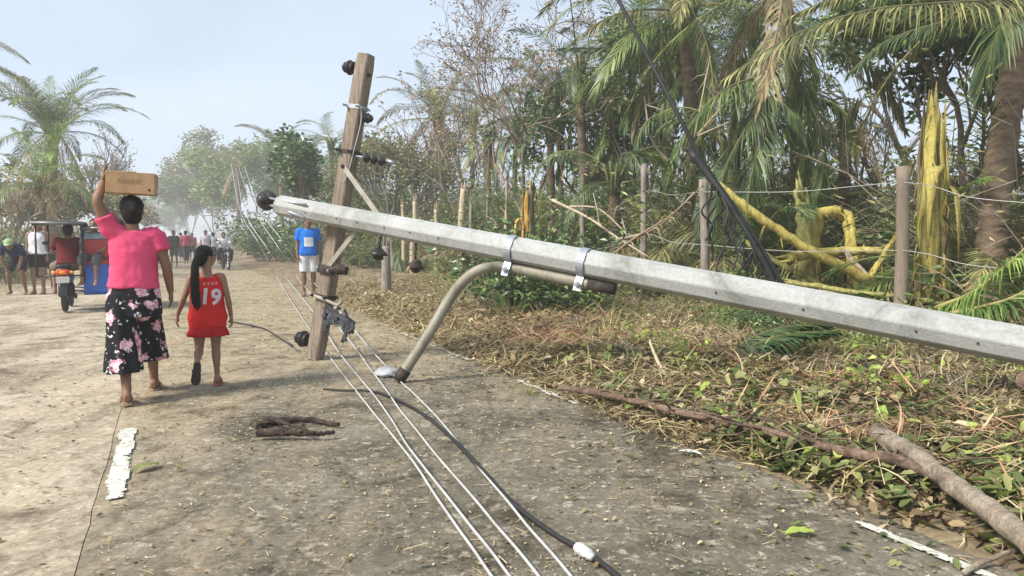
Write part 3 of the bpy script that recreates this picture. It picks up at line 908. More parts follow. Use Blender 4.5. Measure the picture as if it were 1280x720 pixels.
def person(label, loc, rz, J=None, k=1.0, skin=SK, voxel=.012, yaw=0.0, htilt=0.0, wk=1.0, dk=1.0, hands=None, feet=None, hair='short', hair_m=HAIR, face=False, shape=None, limb_k=1.0, group=None):
    Q = {n: v * k for n, v in BASE.items()}
    if J: Q.update({n: V(*v) for n, v in J.items()})
    root = thing('person', label, 'person', loc, rz, group)
    mb = MB()
    mb.rings(torso_rings(Q, -.30, 2.12, 22, 0, wk * k, dk * k, shape))
    lk = k * limb_k
    for s in 'LR':
        sg = -1 if s == 'L' else 1
        sh, el, wr, hip, kn, an = (Q[x + s] for x in ('sh', 'el', 'wr', 'hip', 'kn', 'an'))
        limb(mb, [lerp(spine(Q, 1.45), sh, .45), sh, lerp(sh, el, .5), el, lerp(el, wr, .3), wr], [.062 * lk, .056 * lk, .046 * lk, .037 * lk, .038 * lk, .025 * lk])
        limb(mb, [hip + V(0, 0, .03), lerp(hip, kn, .35), lerp(hip, kn, .85), kn, lerp(kn, an, .3), lerp(kn, an, .7), an - V(0, 0, .01)], [.092 * lk, .084 * lk, .058 * lk, .054 * lk, .056 * lk, .038 * lk, .033 * lk])
        hd = (hands or {}).get(s)
        if hd is None: hd = ((wr - el).normalized() + V(0, .15, 0), V(-sg, 0, 0), V(0, 1, 0), .35)
        hand(mb, wr, Vector(hd[0]), Vector(hd[1]), Vector(hd[2]), k * 1.0, hd[3])
        ft = (feet or {}).get(s)
        if ft is None: ft = (V(sg * .12, 1, 0), V(0, 0, 1))
        foot(mb, an, Vector(ft[0]), k, Vector(ft[1]))
    limb(mb, [Q['neck'] - V(0, 0, .03 * k), Q['head'] - V(0, .02 * k, .04 * k)], [.055 * k, .050 * k])
    P, Mx = head_geo(mb, Q['head'], yaw, k, htilt)
    me = solidify(mb, voxel, 4)
    me.materials.append(skin)
    link('body', me, root)
    if face:
        for s in (-1, 1):
            e = MB(); e.ell(P(s * .030, .084, .005), (.012 * k, .006 * k, .007 * k), 10, 8, Mx); e.build('eye', EYE, root)
        e = MB(); e.ell(P(0, .097, -.058), (.022 * k, .005 * k, .006 * k), 10, 6, Mx); e.build('mouth', LIP, root)
    if hair:
        h = MB()
        h.ell(P(0, -.030, .034), (.088 * k, .092 * k, .094 * k), 18, 12, Mx)
        h.ell(P(0, -.058, -.03), (.074 * k, .060 * k, .072 * k), 14, 10, Mx)
        hm = solidify(h, voxel * .8, 3, .004 * k)
        hm.materials.append(hair_m); link('hair', hm, root)
    return root, Q, P, Mx
def garment(root, name, mb, voxel, m, it=5, wr=.004, seed=0):
    me = solidify(mb, voxel, it, wr, seed)
    for x in (m if isinstance(m, list) else [m]): me.materials.append(x)
    return link(name, me, root)
def shirt(root, Q, m, k=1.0, hem=-.15, sleeve=.62, infl=.016, wk=1.0, dk=1.0, voxel=.014, shape=None, name='shirt', flare=.05, top=1.86, sl_r=.064, wr=.005, seed=0):
    mb = MB()
    mb.rings(torso_rings(Q, hem, top, 18, infl * k, wk * k, dk * k, shape, flare, 20))
    for s in 'LR':
        sh, el = Q['sh' + s], Q['el' + s]
        inner = lerp(spine(Q, 1.45), sh, .4)
        if sleeve > 0:
            limb(mb, [inner, sh, lerp(sh, el, sleeve * .5), lerp(sh, el, sleeve)], [.075 * k, (sl_r + .004) * k, (sl_r - .002) * k, sl_r * k], 12)
        else:
            limb(mb, [inner, lerp(inner, sh, .72)], [.07 * k, .05 * k], 12)
    return garment(root, name, mb, voxel * k if voxel > .01 else voxel, m, 5, wr, seed)
def shorts(root, Q, m, k=1.0, leg=.8, infl=.014, wk=1.0, dk=1.0, voxel=.014, r=(.105, .098, .092), name='shorts', wr=.004, seed=0):
    mb = MB()
    mb.rings(torso_rings(Q, -.36, .32, 10, infl * k, wk * k, dk * k, None, 0, 18))
    for s in 'LR':
        hip, kn, an = Q['hip' + s], Q['kn' + s], Q['an' + s]
        pts = [hip + V(0, 0, .02), lerp(hip, kn, min(leg, 1) * .5), lerp(hip, kn, min(leg, 1))]
        rr = [r[0] * k, r[1] * k, r[2] * k]
        if leg > 1:
            pts += [lerp(kn, an, (leg - 1) * .5), lerp(kn, an, leg - 1)]; rr += [r[2] * .92 * k, r[2] * .85 * k]
        limb(mb, pts, rr, 12)
    return garment(root, name, mb, voxel * k if voxel > .01 else voxel, m, 5, wr, seed)
def slipper(root, an, f, k, m, up=V(0, 0, 1), strap=None):
    f = Vector(f).normalized(); up = Vector(up); s = f.cross(up).normalized()
    mb = MB(); c = an - up * .085 * k
    loop = [(-.065, .0), (-.058, .026), (-.03, .037), (.04, .037), (.10, .046), (.15, .047), (.185, .036), (.205, 0)]
    full = loop + [(a, -b) for a, b in reversed(loop[1:-1])]
    mb.rings([[c + f * a * k + s * b * k - up * z * k for a, b in full] for z in (-.002, .012, .018)])
    o = mb.build('slipper', m, root, smooth=False)
    b = MB()
    for sg in (-1, 1): b.tube([c + f * .03 * k + s * sg * .043 * k, c + f * .08 * k + s * sg * .036 * k + up * .04 * k, c + f * .14 * k + up * .032 * k], .006 * k, 6)
    b.build('strap', strap or m, o)
def print_on(obj, mb_or_mesh, name, m, origin, direction, off=.004):
    """lay a flat print on the surface of a garment"""
    me = obj.data
    bvh = BVHTree.FromPolygons([v.co for v in me.vertices], [tuple(p.vertices) for p in me.polygons])
    for v in mb_or_mesh.vertices:
        q = Vector(v.co)
        hit = bvh.ray_cast(q, direction)
        if hit[0] is not None: v.co = hit[0] - direction * off
    mb_or_mesh.materials.clear(); mb_or_mesh.materials.append(m)
    mb_or_mesh.update()
    return link(name, mb_or_mesh, obj)
def text_mesh(txt, size, Mx, subdiv=True, bold=0.0):
    cu = bpy.data.curves.new('t', 'FONT'); cu.body = txt; cu.size = size; cu.align_x = 'CENTER'; cu.align_y = 'CENTER'; cu.offset = bold
    cu.resolution_u = 3
    o = bpy.data.objects.new('t', cu); TMP.collection.objects.link(o)
    TMP.view_layers[0].update()
    me = bpy.data.meshes.new_from_object(o.evaluated_get(TMP.view_layers[0].depsgraph))
    bpy.data.objects.remove(o)
    bm = bmesh.new(); bm.from_mesh(me)
    if subdiv:
        bmesh.ops.triangulate(bm, faces=list(bm.faces))
        for _ in range(2):
            bmesh.ops.subdivide_edges(bm, edges=[e for e in bm.edges if e.calc_length() > size * .12], cuts=1)
            bmesh.ops.triangulate(bm, faces=list(bm.faces))
    bm.to_mesh(me); bm.free()
    me.transform(Mx)
    return me

# ---- the woman with the box
PINK = cloth('pink_cotton', (0.66, 0.075, 0.165), .14)
def floral():
    m, nt, b, tc = base_mat('floral_print')
    vec = tc.outputs['Object']
    wob = nz(nt, vec, 14, 4, .6)
    vv = mixc(nt, vec, wob.outputs['Color'], .13)
    vo = nt.nodes.new('ShaderNodeTexVoronoi'); vo.inputs['Scale'].default_value = 8.2; nt.links.new(vv, vo.inputs['Vector'])
    r = ramp(nt, [(1, 1, 1), (1, 1, 1), (0, 0, 0)], [0, .40, .46]); nt.links.new(vo.outputs['Distance'], r.inputs['Fac'])
    sel = nt.nodes.new('ShaderNodeSeparateColor'); nt.links.new(vo.outputs['Color'], sel.inputs[0])
    g = nt.nodes.new('ShaderNodeMath'); g.operation = 'GREATER_THAN'; g.inputs[1].default_value = .22; nt.links.new(sel.outputs[0], g.inputs[0])
    mu = nt.nodes.new('ShaderNodeMath'); mu.operation = 'MULTIPLY'; nt.links.new(r.outputs['Color'], mu.inputs[0]); nt.links.new(g.outputs[0], mu.inputs[1])
    pet = nz(nt, vec, 34, 3, .6)
    pr = ramp(nt, [(0.42, 0.12, 0.18), (0.70, 0.38, 0.44), (0.85, 0.72, 0.72)], [.35, .5, .65]); nt.links.new(pet.outputs['Fac'], pr.inputs['Fac'])
    c = mixc(nt, (0.008, 0.008, 0.011), pr.outputs['Color'], mu.outputs[0])
    v2 = nt.nodes.new('ShaderNodeTexVoronoi'); v2.inputs['Scale'].default_value = 24; nt.links.new(vv, v2.inputs['Vector'])
    r2 = ramp(nt, [(1, 1, 1), (1, 1, 1), (0, 0, 0)], [0, .24, .30]); nt.links.new(v2.outputs['Distance'], r2.inputs['Fac'])
    s2 = nt.nodes.new('ShaderNodeSeparateColor'); nt.links.new(v2.outputs['Color'], s2.inputs[0])
    g2 = nt.nodes.new('ShaderNodeMath'); g2.operation = 'GREATER_THAN'; g2.inputs[1].default_value = .52; nt.links.new(s2.outputs[1], g2.inputs[0])
    m2 = nt.nodes.new('ShaderNodeMath'); m2.operation = 'MULTIPLY'; nt.links.new(r2.outputs['Color'], m2.inputs[0]); nt.links.new(g2.outputs[0], m2.inputs[1])
    c = mixc(nt, c, (0.72, 0.68, 0.66), m2.outputs[0])
    nt.links.new(c, b.inputs['Base Color']); b.inputs['Roughness'].default_value = .8; b.inputs['Specular IOR Level'].default_value = .2
    return m
WY = 5.95
wl = W(165, 298, WY); wl.z = .022
wJ = dict(pel=(0.0, 0, .90), chest=(0.01, .0, 1.17), neck=(-.004, -.01, 1.365), head=(.006, .015, 1.505),
          shL=(-.150, -.01, 1.345), elL=(-.232, -.06, 1.565), wrL=(-.188, .03, 1.725),
          shR=(.168, -.02, 1.30), elR=(.245, -.04, 1.05), wrR=(.268, .05, .845),
          hipL=(-.09, 0, .87), knL=(-.08, -.10, .46), anL=(-.060, -.30, .105), hipR=(.09, 0, .87), knR=(.11, .19, .48), anR=(.12, .28, .088))
WSH = [(-.3, 1.06, 1.12), (0, 1.04, 1.12), (.5, 1.12, 1.2), (1, 1.08, 1.1), (1.5, 1.0, 1.05), (2.2, 1, 1)]
wom, Q, P, Mx = person('woman in a pink shirt and floral culottes carrying a box on her head', wl, T, wJ, 1.0, SK, .0065, shape=WSH, limb_k=1.05,
    hands={'L': (V(.10, .12, 1), V(1, 0, 0), V(0, -1, .2), .22), 'R': (V(.05, .12, -1), V(-1, .2, 0), V(.1, 1, 0), .3)},
    feet={'L': (V(-.12, 1, 0), V(0, 0, 1)), 'R': (V(.14, 1, 0), V(0, 0, 1))}, hair=None)
h = MB()
h.ell(P(0, -.018, .030), (.090, .100, .088), 20, 14, Mx)
h.ell(P(0, -.058, -.045), (.074, .056, .075), 16, 12, Mx)
h.ell(P(0, -.085, -.012), (.055, .045, .065), 14, 10, Mx)
hm = solidify(h, .007, 4, .003); hm.materials.append(HAIR); link('hair', hm, wom)
for s in (-1, 1):
    e = MB(); e.ell(P(s * .030, .084, .005), (.012, .006, .007), 10, 8, Mx); e.build('eye', EYE, wom)
shirt(wom, Q, PINK, 1.0, hem=-.06, sleeve=.50, infl=.017, voxel=.0095, shape=WSH, flare=.02, sl_r=.076, wr=.0075, seed=3)
sk = MB()
def wavy(c, w, d, ph, amp, n=40, lobes=7):
    return [c + V(w * math.cos(a) * (1 + amp * math.sin(lobes * a + ph)), d * math.sin(a) * (1 + amp * math.sin(lobes * a + ph)), 0) for a in [2 * math.pi * i / n for i in range(n)]]
sk.rings([wavy(V(.004, 0, z), w, d, 0, .012) for z, w, d in ((.955, .165, .130), (.90, .182, .146), (.82, .192, .16), (.74, .196, .172), (.66, .198, .185))])
for s, sg in (('L', -1), ('R', 1)):
    hp, kn, an = Q['hip' + s], Q['kn' + s], Q['an' + s]
    rr = []
    for z, w, d, am in ((.84, .100, .13, .01), (.72, .104, .14, .02), (.6, .108, .142, .045), (.48, .113, .145, .07), (.38, .119, .15, .10), (.29, .126, .158, .13), (.245, .131, .162, .15)):
        t = (hp.z - z) / (hp.z - kn.z)
        c = lerp(hp, kn, min(1, t)) if t <= 1 else lerp(kn, an, (kn.z - z) / (kn.z - an.z) * .8)
        rr.append(wavy(V(c.x + sg * .012 - (.03 if sg > 0 else 0), c.y, z + (.02 if sg > 0 else 0)), w, d, sg + z * 3, am))
    sk.rings(rr)
garment(wom, 'culottes', sk, .0085, floral(), 3, .004, 5)
SLIP = mat('slipper_tan', [(0.25, 0.16, 0.09), (0.36, 0.25, 0.15)], 9, .7)
SLIPD = mat('slipper_dark', [(0.03, 0.02, 0.02), (0.06, 0.04, 0.035)], 9, .7)
slipper(wom, Q['anL'], (-.12, 1, 0), 1.0, SLIP); slipper(wom, Q['anR'], (.14, 1, 0), 1.0, SLIP)
# cardboard box on her head
CARD = mat('cardboard', [(0.33, 0.20, 0.10), (0.42, 0.265, 0.14), (0.47, 0.31, 0.17)], 7, .85, .15, 50, fine=.08)
bw = wom.matrix_world if False else Matrix.Translation(wl) @ Matrix.Rotation(T, 4, 'Z')
bx = thing('cardboard_box', 'brown cardboard box balanced on the head of the woman in pink', 'box', bw @ V(.012, .02, 1.628), T - math.radians(4))
bx.rotation_euler = (0, math.radians(2.5), T - math.radians(5))
b = MB(); b.box((0, 0, .084), (.345, .25, .168), bev=.004); b.build('carton', CARD, bx, smooth=False)
b = MB(); b.box((0, 0, .1695), (.06, .252, .0035)); b.build('tape', mat('packing_tape', [(0.42, 0.28, 0.14), (0.5, 0.34, 0.18)], 8, .35), bx, smooth=False)
b = MB(); b.box((.0, -.0005, .1705), (.34, .0045, .003)); b.build('flap_seam', mat('seam_shadow', [(0.2, 0.12, 0.06), (0.26, 0.16, 0.08)], 8, .9), bx, smooth=False)
INK = mat('faded_ink', [(0.26, 0.155, 0.08), (0.46, 0.29, 0.15)], 30, .9)
rg = random.Random(4)
b = MB(); x = -.088
for i in range(6):                                   # the word on the box is too blurred to read: faint strokes only
    w = rg.uniform(.014, .022)
    for s in range(3):
        if s == 1: b.box((x + w / 2, -.1262, .098 + rg.uniform(-.02, .02)), (w, .0012, .008))
        else: b.box((x + (0 if s == 0 else w), -.1262, .098), (.007, .0012, rg.uniform(.034, .046)))
    x += w + .012
b.build('faded_print', INK, bx, smooth=False)
b = MB(); b.lathe([(0, .010), (.0012, .010)], V(.135, -.1252, .035), V(0, -1, 0), 12); b.build('hand_hole', mat('hole', [(0.04, 0.025, 0.015), (0.06, 0.04, 0.02)], 5, .9), bx)

# ---- the girl
GY = 6.42
gl = W(257, 298, GY); gl.z = .022
RED = cloth('red_jersey', (0.52, 0.02, 0.017), .12)
gJ = dict(pel=(0, 0, .60), chest=(-.004, 0, .82), neck=(0, -.01, .985), head=(.0, .01, 1.125),
          shL=(-.118, 0, .955), elL=(-.185, -.02, .77), wrL=(-.238, .05, .62), shR=(.118, 0, .955), elR=(.165, -.03, .76), wrR=(.192, .03, .595),
          hipL=(-.065, 0, .57), knL=(-.075, .02, .315), anL=(-.105, -.24, .235), hipR=(.065, 0, .57), knR=(.06, .03, .32), anR=(.065, .03, .078))
gk = .80
GSH = [(-.3, 1, 1), (.5, 1.0, 1.0), (1.2, .92, .95), (1.6, .84, .9), (2.2, .95, .95)]
girl, Q, P, Mx = person('girl in a red jersey with a white number, long black ponytail, beside the woman', gl, T, gJ, gk, SK2, .006, yaw=math.radians(-62), shape=GSH, limb_k=.86,
    feet={'L': (V(-.1, .35, -.94), V(0, .94, .35)), 'R': (V(.15, 1, 0), V(0, 0, 1))}, hair=None, face=True,
    hands={'L': (V(-.15, .1, -1), V(1, 0, 0), V(0, 1, 0), .4), 'R': (V(.1, .1, -1), V(-1, 0, 0), V(0, 1, 0), .4)})
h = MB()
h.ell(P(0, -.024, .030), (.090 * gk, .098 * gk, .096 * gk), 20, 14, Mx)
h.ell(P(0, -.060, -.03), (.078 * gk, .064 * gk, .085 * gk), 16, 12, Mx)
hm = solidify(h, .006, 4, .003); hm.materials.append(HAIR); hr = link('hair', hm, girl)
tl = MB()
a0 = P(.02, -.10, .0)
tl.tube(catmull([a0 + V(.03, .0, .03), V(-.085, -.085, 1.07), V(-.098, -.125, .97), V(-.10, -.135, .86), V(-.092, -.135, .76), V(-.088, -.13, .69)], 6), [.045, .05, .052, .05, .046, .042] + [.040] * 6 + [.041] * 6 + [.038] * 6 + [.032] * 3 + [.024, .016, .008, .004], 10, squash=.7)
for i in range(7):
    rg = random.Random(i); x = -.098 + (i - 3) * .009
    tl.tube(catmull([V(x, -.135, .95), V(x, -.16, .84), V(x * .95, -.155, .74), V(x * .9 + rg.uniform(-.015, .015), -.14, .66 + rg.uniform(-.02, .03))], 4), [.011] * 9 + [.008, .006, .004, .002], 6)
tail = solidify(tl, .006, 2, .003); tail.materials.append(HAIR); link('ponytail', tail, hr)
js = shirt(girl, Q, RED, gk, hem=-.40, sleeve=0, infl=.028, voxel=.0095, shape=GSH, flare=.07, top=1.80, wr=.008, seed=8, name='jersey')
fr_ = MB()
fr_.rings([[V(0, 0, z) + V(math.cos(a) * w * (1 + am * math.sin(15 * a)), math.sin(a) * d * (1 + am * math.sin(15 * a)), .006 * math.sin(9 * a)) for a in [2 * math.pi * i / 60 for i in range(60)]] for z, w, d, am in ((.525, .138, .108, 0), (.495, .150, .118, .03), (.465, .160, .126, .07), (.435, .166, .132, .10))])
garment(girl, 'frill', fr_, .0075, cloth('dark_red', (0.36, 0.012, 0.014)), 2, .002)
shorts(girl, Q, cloth('dark_shorts', (0.10, 0.012, 0.014)), gk, leg=.50, infl=.012, voxel=.010, r=(.088, .084, .078))
WHITE_P = mat('white_print', [(0.50, 0.42, 0.42), (0.66, 0.62, 0.62)], 20, .8, 0, fine=.08)
Mt = Matrix.Translation(V(.022, -.5, .775)) @ Matrix.Rotation(math.radians(6), 4, 'Y') @ Matrix.Rotation(math.pi / 2, 4, 'X') @ Matrix.Diagonal((.95, 1.0, 1, 1))
print_on(js, text_mesh('19', .185, Mt, bold=.006), 'number', WHITE_P, None, V(0, 1, 0), .005)
Mt = Matrix.Translation(V(.025, -.5, .895)) @ Matrix.Rotation(math.pi / 2, 4, 'X')
b = MB()
for i in range(4): b.add([Mt @ V(-.06 + i * .032, -.014, 0), Mt @ V(-.038 + i * .032, -.014, 0), Mt @ V(-.040 + i * .032, .010, 0), Mt @ V(-.058 + i * .032, .012, 0)], [(0, 1, 2, 3)])
print_on(js, b.mesh('n', []), 'faded_name', mat('faded_pink_print', [(0.60, 0.12, 0.12), (0.66, 0.22, 0.21)], 30, .8), None, V(0, 1, 0), .004)
slipper(girl, Q['anL'], (-.1, .35, -.94), gk, SLIPD, V(0, .94, .35)); slipper(girl, Q['anR'], (.15, 1, 0), gk, mat('slipper_red', [(0.35, 0.08, 0.05), (0.45, 0.14, 0.09)], 9, .7))

# ---- the man in blue, facing the camera
def at_px(px, Y, z=.022):
    p = W(px, 298, Y); p.z = z; return p
def face_cam(p): return math.atan2(p.x, -p.y) * 1.0 + math.pi * 0 if False else math.atan2(-p.x, p.y) + math.pi
bp_ = at_px(385, 16.6)
man, Q, P, Mx = person('man in a bright blue shirt and white shorts standing behind the crossarm', bp_, face_cam(bp_) + .1, None, 1.06, SK, .013, face=True, htilt=-.15)
bs = shirt(man, Q, cloth('blue_shirt', (0.015, 0.16, 0.62)), 1.06, hem=-.3, sleeve=.7, infl=.03, voxel=.016, sl_r=.08)
b = MB(); nx, nz_ = 8, 9
b.add([V(-.10 + .20 * i / nx, .6, 1.10 + .20 * j / nz_) for j in range(nz_ + 1) for i in range(nx + 1)], [(j * (nx + 1) + i, j * (nx + 1) + i + 1, (j + 1) * (nx + 1) + i + 1, (j + 1) * (nx + 1) + i) for j in range(nz_) for i in range(nx)])
print_on(bs, b.mesh('p', []), 'chest_print', mat('print_white', [(0.45, 0.5, 0.62), (0.75, 0.76, 0.78), (0.8, 0.8, 0.8)], 26, .8, fine=.1), None, V(0, -1, 0), .006)
shorts(man, Q, cloth('white_shorts', (0.66, 0.66, 0.68)), 1.06, leg=.98, voxel=.016, infl=.02)
for s, sg in (('L', -.12), ('R', .12)): slipper(man, Q['an' + s], (sg, 1, 0), 1.06, SLIPD)

# ---- people at the left
q = at_px(46, 17.2)
p_, Q, P, Mx = person('man in a white tank top and black shorts standing left of the tricycle', q, T + math.radians(165), None, 1.02, SK2, .013, face=True)
shirt(p_, Q, cloth('white_tank', (0.74, 0.74, 0.77)), 1.02, hem=-.12, sleeve=0, voxel=.016, infl=.02, name='tank_top')
shorts(p_, Q, cloth('black_shorts', (0.015, 0.014, 0.018)), 1.02, leg=.72, voxel=.016, infl=.02)
for s in 'LR': slipper(p_, Q['an' + s], (0, 1, 0), 1.02, SLIPD)
q = at_px(57, 18.4)
p_, Q, P, Mx = person('bare-chested man half hidden behind the man in the white tank top', q, T + math.radians(190), None, 1.04, SK2, .014, face=True)
shorts(p_, Q, cloth('brown_shorts', (0.07, 0.05, 0.045)), 1.04, leg=.9, voxel=.016, infl=.02)
bendJ = dict(pel=(0, -.16, .88), chest=(0, .10, 1.05), neck=(0, .27, 1.13), head=(0, .38, 1.14), shL=(-.17, .24, 1.10), elL=(-.20, .27, .82), wrL=(-.13, .24, .60), shR=(.17, .24, 1.10), elR=(.21, .27, .82), wrR=(.13, .24, .60),
             hipL=(-.09, -.15, .85), knL=(-.14, .10, .48), anL=(-.16, -.05, .085), hipR=(.09, -.15, .85), knR=(.14, .10, .48), anR=(.16, -.05, .085))
q = at_px(19, 17.0)
p_, Q, P, Mx = person('person in a dark navy shirt and pale green cap bending forward, hands on knees', q, T + math.radians(170), bendJ, 1.0, SK, .013, htilt=-.5, face=True)
shirt(p_, Q, cloth('navy_shirt', (0.018, 0.025, 0.07)), 1.0, hem=-.1, sleeve=.75, infl=.025, voxel=.016)
shorts(p_, Q, cloth('charcoal_shorts', (0.025, 0.023, 0.028)), 1.0, leg=.85, voxel=.016, infl=.02)
b = MB(); b.ell(P(0, -.01, .05), (.094, .108, .085), 14, 10, Mx); b.ell(P(0, .10, .055), (.07, .07, .012), 12, 6, Mx)
garment(p_, 'cap', b, .012, cloth('green_cap', (0.30, 0.42, 0.20)), 2, 0)
# ------------------------------------------------------------------ motor tricycle with sidecar
CHROME = mat('chrome', [(0.45, 0.45, 0.46), (0.6, 0.6, 0.62)], 6, .25, 0, metal=.9)
PAINTK = mat('black_paint', [(0.012, 0.012, 0.014), (0.025, 0.024, 0.026)], 6, .3, 0, spec=.5)
PAINTB = mat('blue_paint', [(0.015, 0.10, 0.48), (0.03, 0.17, 0.66)], 5, .35, 0, spec=.5, fine=.1)
PAINTR = mat('red_paint', [(0.36, 0.02, 0.016), (0.48, 0.035, 0.025)], 5, .35, 0, spec=.5)
CANOPY = mat('canopy', [(0.018, 0.018, 0.02), (0.04, 0.04, 0.042)], 6, .45, 0, spec=.4)
CANEDGE = mat('canopy_edge', [(0.16, 0.16, 0.16), (0.28, 0.28, 0.28)], 6, .4, 0, metal=.4)
TAIL = mat('tail_lens', [(0.55, 0.02, 0.012), (0.75, 0.08, 0.03)], 12, .2, 0, spec=.6)
AMBER = mat('amber_lens', [(0.75, 0.28, 0.03), (0.85, 0.4, 0.06)], 12, .2, 0, spec=.6)
PLATE = mat('licence_plate', [(0.5, 0.5, 0.46), (0.68, 0.68, 0.62)], 20, .5)
def wheel(root, c, r, w=.045):
    ty = MB(); n = 26
    ty.rings([[Vector(c) + V(x, (rr) * math.cos(2 * math.pi * i / n), rr * math.sin(2 * math.pi * i / n)) for i in range(n)] for x, rr in ((-w * .6, r * .80), (-w, r * .88), (-w * .7, r * .975), (0, r), (w * .7, r * .975), (w, r * .88), (w * .6, r * .80), (-w * .6, r * .80))], cap=False)
    wh = ty.build('tyre', M['rubber'], root)
    b = MB()
    b.rings([[Vector(c) + V(x, rr * math.cos(2 * math.pi * i / n), rr * math.sin(2 * math.pi * i / n)) for i in range(n)] for x, rr in ((-w * .5, r * .80), (w * .5, r * .80), (w * .4, r * .72), (-w * .4, r * .72), (-w * .5, r * .80))], cap=False)
    b.lathe([(-.05, .035), (.05, .035)], c, V(1, 0, 0), 12)
    for i in range(5):
        a = i * 2 * math.pi / 5
        b.tube([Vector(c), Vector(c) + V(0, r * .75 * math.cos(a), r * .75 * math.sin(a))], .016, 6)
    b.build('rim', CHROME, wh)
def motorcycle_parts(root, dx=0.0):
    wheel(root, V(dx, 0, .29), .29); wheel(root, V(dx, 1.25, .29), .29, .04)
    b = MB()                                         # body and side covers
    b.rings([[V(dx + w * math.cos(a), y, zc + h * math.sin(a)) for a in [2 * math.pi * i / 12 for i in range(12)]] for y, w, zc, h in ((-.28, .06, .74, .03), (-.15, .11, .72, .07), (.1, .13, .66, .11), (.35, .14, .60, .14), (.55, .10, .55, .12), (.75, .07, .62, .10))])
    b.build('body_panel', PAINTK, root)
    b = MB(); b.rings([[V(dx + w * math.cos(a), y, zc + h * math.sin(a)) for a in [2 * math.pi * i / 12 for i in range(12)]] for y, w, zc, h in ((-.26, .09, .80, .03), (-.1, .13, .80, .045), (.2, .13, .79, .05), (.5, .10, .78, .045), (.62, .06, .76, .03))]); b.build('seat', M['rubber'], root)
    b = MB(); b.rings([[V(dx + .06 * math.cos(a) * 1.2, .28 * math.cos(t) * 1.12, .29 + .33 * math.sin(t) + .012 * math.sin(a)) for a in [2 * math.pi * i / 8 for i in range(8)]] for t in [math.radians(60 + 120 * i / 8) for i in range(9)]]); b.build('rear_fender', PAINTK, root)
    b = MB(); b.box((dx, .42, .36), (.24, .34, .26), bev=.05); b.tube([V(dx + .10, .5, .30), V(dx + .15, .2, .24), V(dx + .16, -.2, .30)], [.022, .028, .045], 10); b.build('engine', M['darkmetal'], root)
    b = MB(); b.tube([V(dx, 1.25, .29), V(dx, 1.1, .66), V(dx, .98, .98)], .03, 8); b.tube(catmull([V(dx - .34, .86, 1.02), V(dx - .15, .95, 1.03), V(dx, .98, 1.0), V(dx + .15, .95, 1.03), V(dx + .34, .86, 1.02)], 4), .013, 8); b.build('handlebar', CHROME, root)
    b = MB(); b.box((dx, -.27, .70), (.19, .07, .10), bev=.025); tl = b.build('tail_light', TAIL, root)
    for s in (-1, 1):
        b = MB(); b.ell(V(dx + s * .13, -.26, .70), (.04, .035, .03), 10, 8); b.build('indicator', AMBER, tl)
    b = MB(); b.ell(V(dx, -.308, .70), (.055, .012, .028), 10, 6); b.build('lens', AMBER, tl)
    b = MB(); b.box((dx, -.31, .575), (.20, .008, .11), bev=.003); b.build('licence_plate', PLATE, root, smooth=False)
    for s in (-1, 1):
        b = MB(); b.tube([V(dx + s * .28, .88, 1.03), V(dx + s * .32, .86, 1.17)], .006, 5); b.ell(V(dx + s * .34, .85, 1.20), (.055, .012, .035), 10, 8); b.build('mirror', PAINTK, root)
    return root
tr = G(82, 391, 0); tr.z = .018
tri = thing('motor_tricycle', 'motor tricycle with black canopy and blue sidecar parked on the left lane', 'tricycle', tr, T + math.radians(2))
motorcycle_parts(tri)
b = MB()
def canopy(b, x0, x1, y0, y1, z, rise, nx=8, ny=8):
    for dz, flip in ((0, 1), (-.055, -1)):
        vs = [V(lerp(x0, x1, i / nx), lerp(y0, y1, j / ny), z + dz + rise * (math.sin(math.pi * i / nx) * .6 + math.sin(math.pi * j / ny) * .4)) for j in range(ny + 1) for i in range(nx + 1)]
        fs = [(j * (nx + 1) + i, j * (nx + 1) + i + 1, (j + 1) * (nx + 1) + i + 1, (j + 1) * (nx + 1) + i) for j in range(ny) for i in range(nx)]
        b.add(vs, fs if flip > 0 else [tuple(reversed(f)) for f in fs])
    N_ = (nx + 1) * (ny + 1); o = len(b.v) - 2 * N_
    edge = [i for i in range(nx + 1)] + [j * (nx + 1) + nx for j in range(1, ny + 1)] + [ny * (nx + 1) + i for i in range(nx - 1, -1, -1)] + [j * (nx + 1) for j in range(ny - 1, 0, -1)]
    for a_, b_ in zip(edge, edge[1:] + edge[:1]): b.f.append((o + a_, o + N_ + a_, o + N_ + b_, o + b_)); b.m.append(0)
canopy(b, -.42, .34, -.30, 1.1, 1.55, .06)
cn = b.build('canopy', CANOPY, tri)
b = MB(); b.tube([V(-.42, -.30, 1.545), V(.34, -.30, 1.545)], .022, 8); b.tube([V(-.42, -.30, 1.545), V(-.42, 1.1, 1.545)], .02, 8); b.build('canopy_rim', CANEDGE, cn)
b = MB(); canopy(b, .26, 1.13, .0, 1.35, 1.47, .07); sr = b.build('sidecar_roof', CANOPY, tri)
b = MB(); b.tube([V(.26, 0, 1.465), V(1.13, 0, 1.465)], .02, 8); b.build('roof_rim', CANEDGE, sr)
for x, y, z0, z1 in ((-.38, -.2, .62, 1.54), (.30, -.2, .62, 1.54), (-.30, .95, .95, 1.55), (.26, 1.3, .5, 1.47), (1.10, .03, .5, 1.46), (1.10, 1.3, .5, 1.46), (.31, .03, .5, 1.46)):
    b = MB(); b.tube([V(x, y, z0), V(x, y, z1)], .016, 8); b.build('roof_post', PAINTK, tri)
b = MB(); b.tube([V(-.38, -.2, .64), V(.30, -.2, .64)], .014, 6); b.tube([V(-.38, -.2, .64), V(-.1, .2, .62)], .014, 6); b.build('post_brace', PAINTK, tri)
b = MB()                                             # sidecar tub: boat-shaped, open above
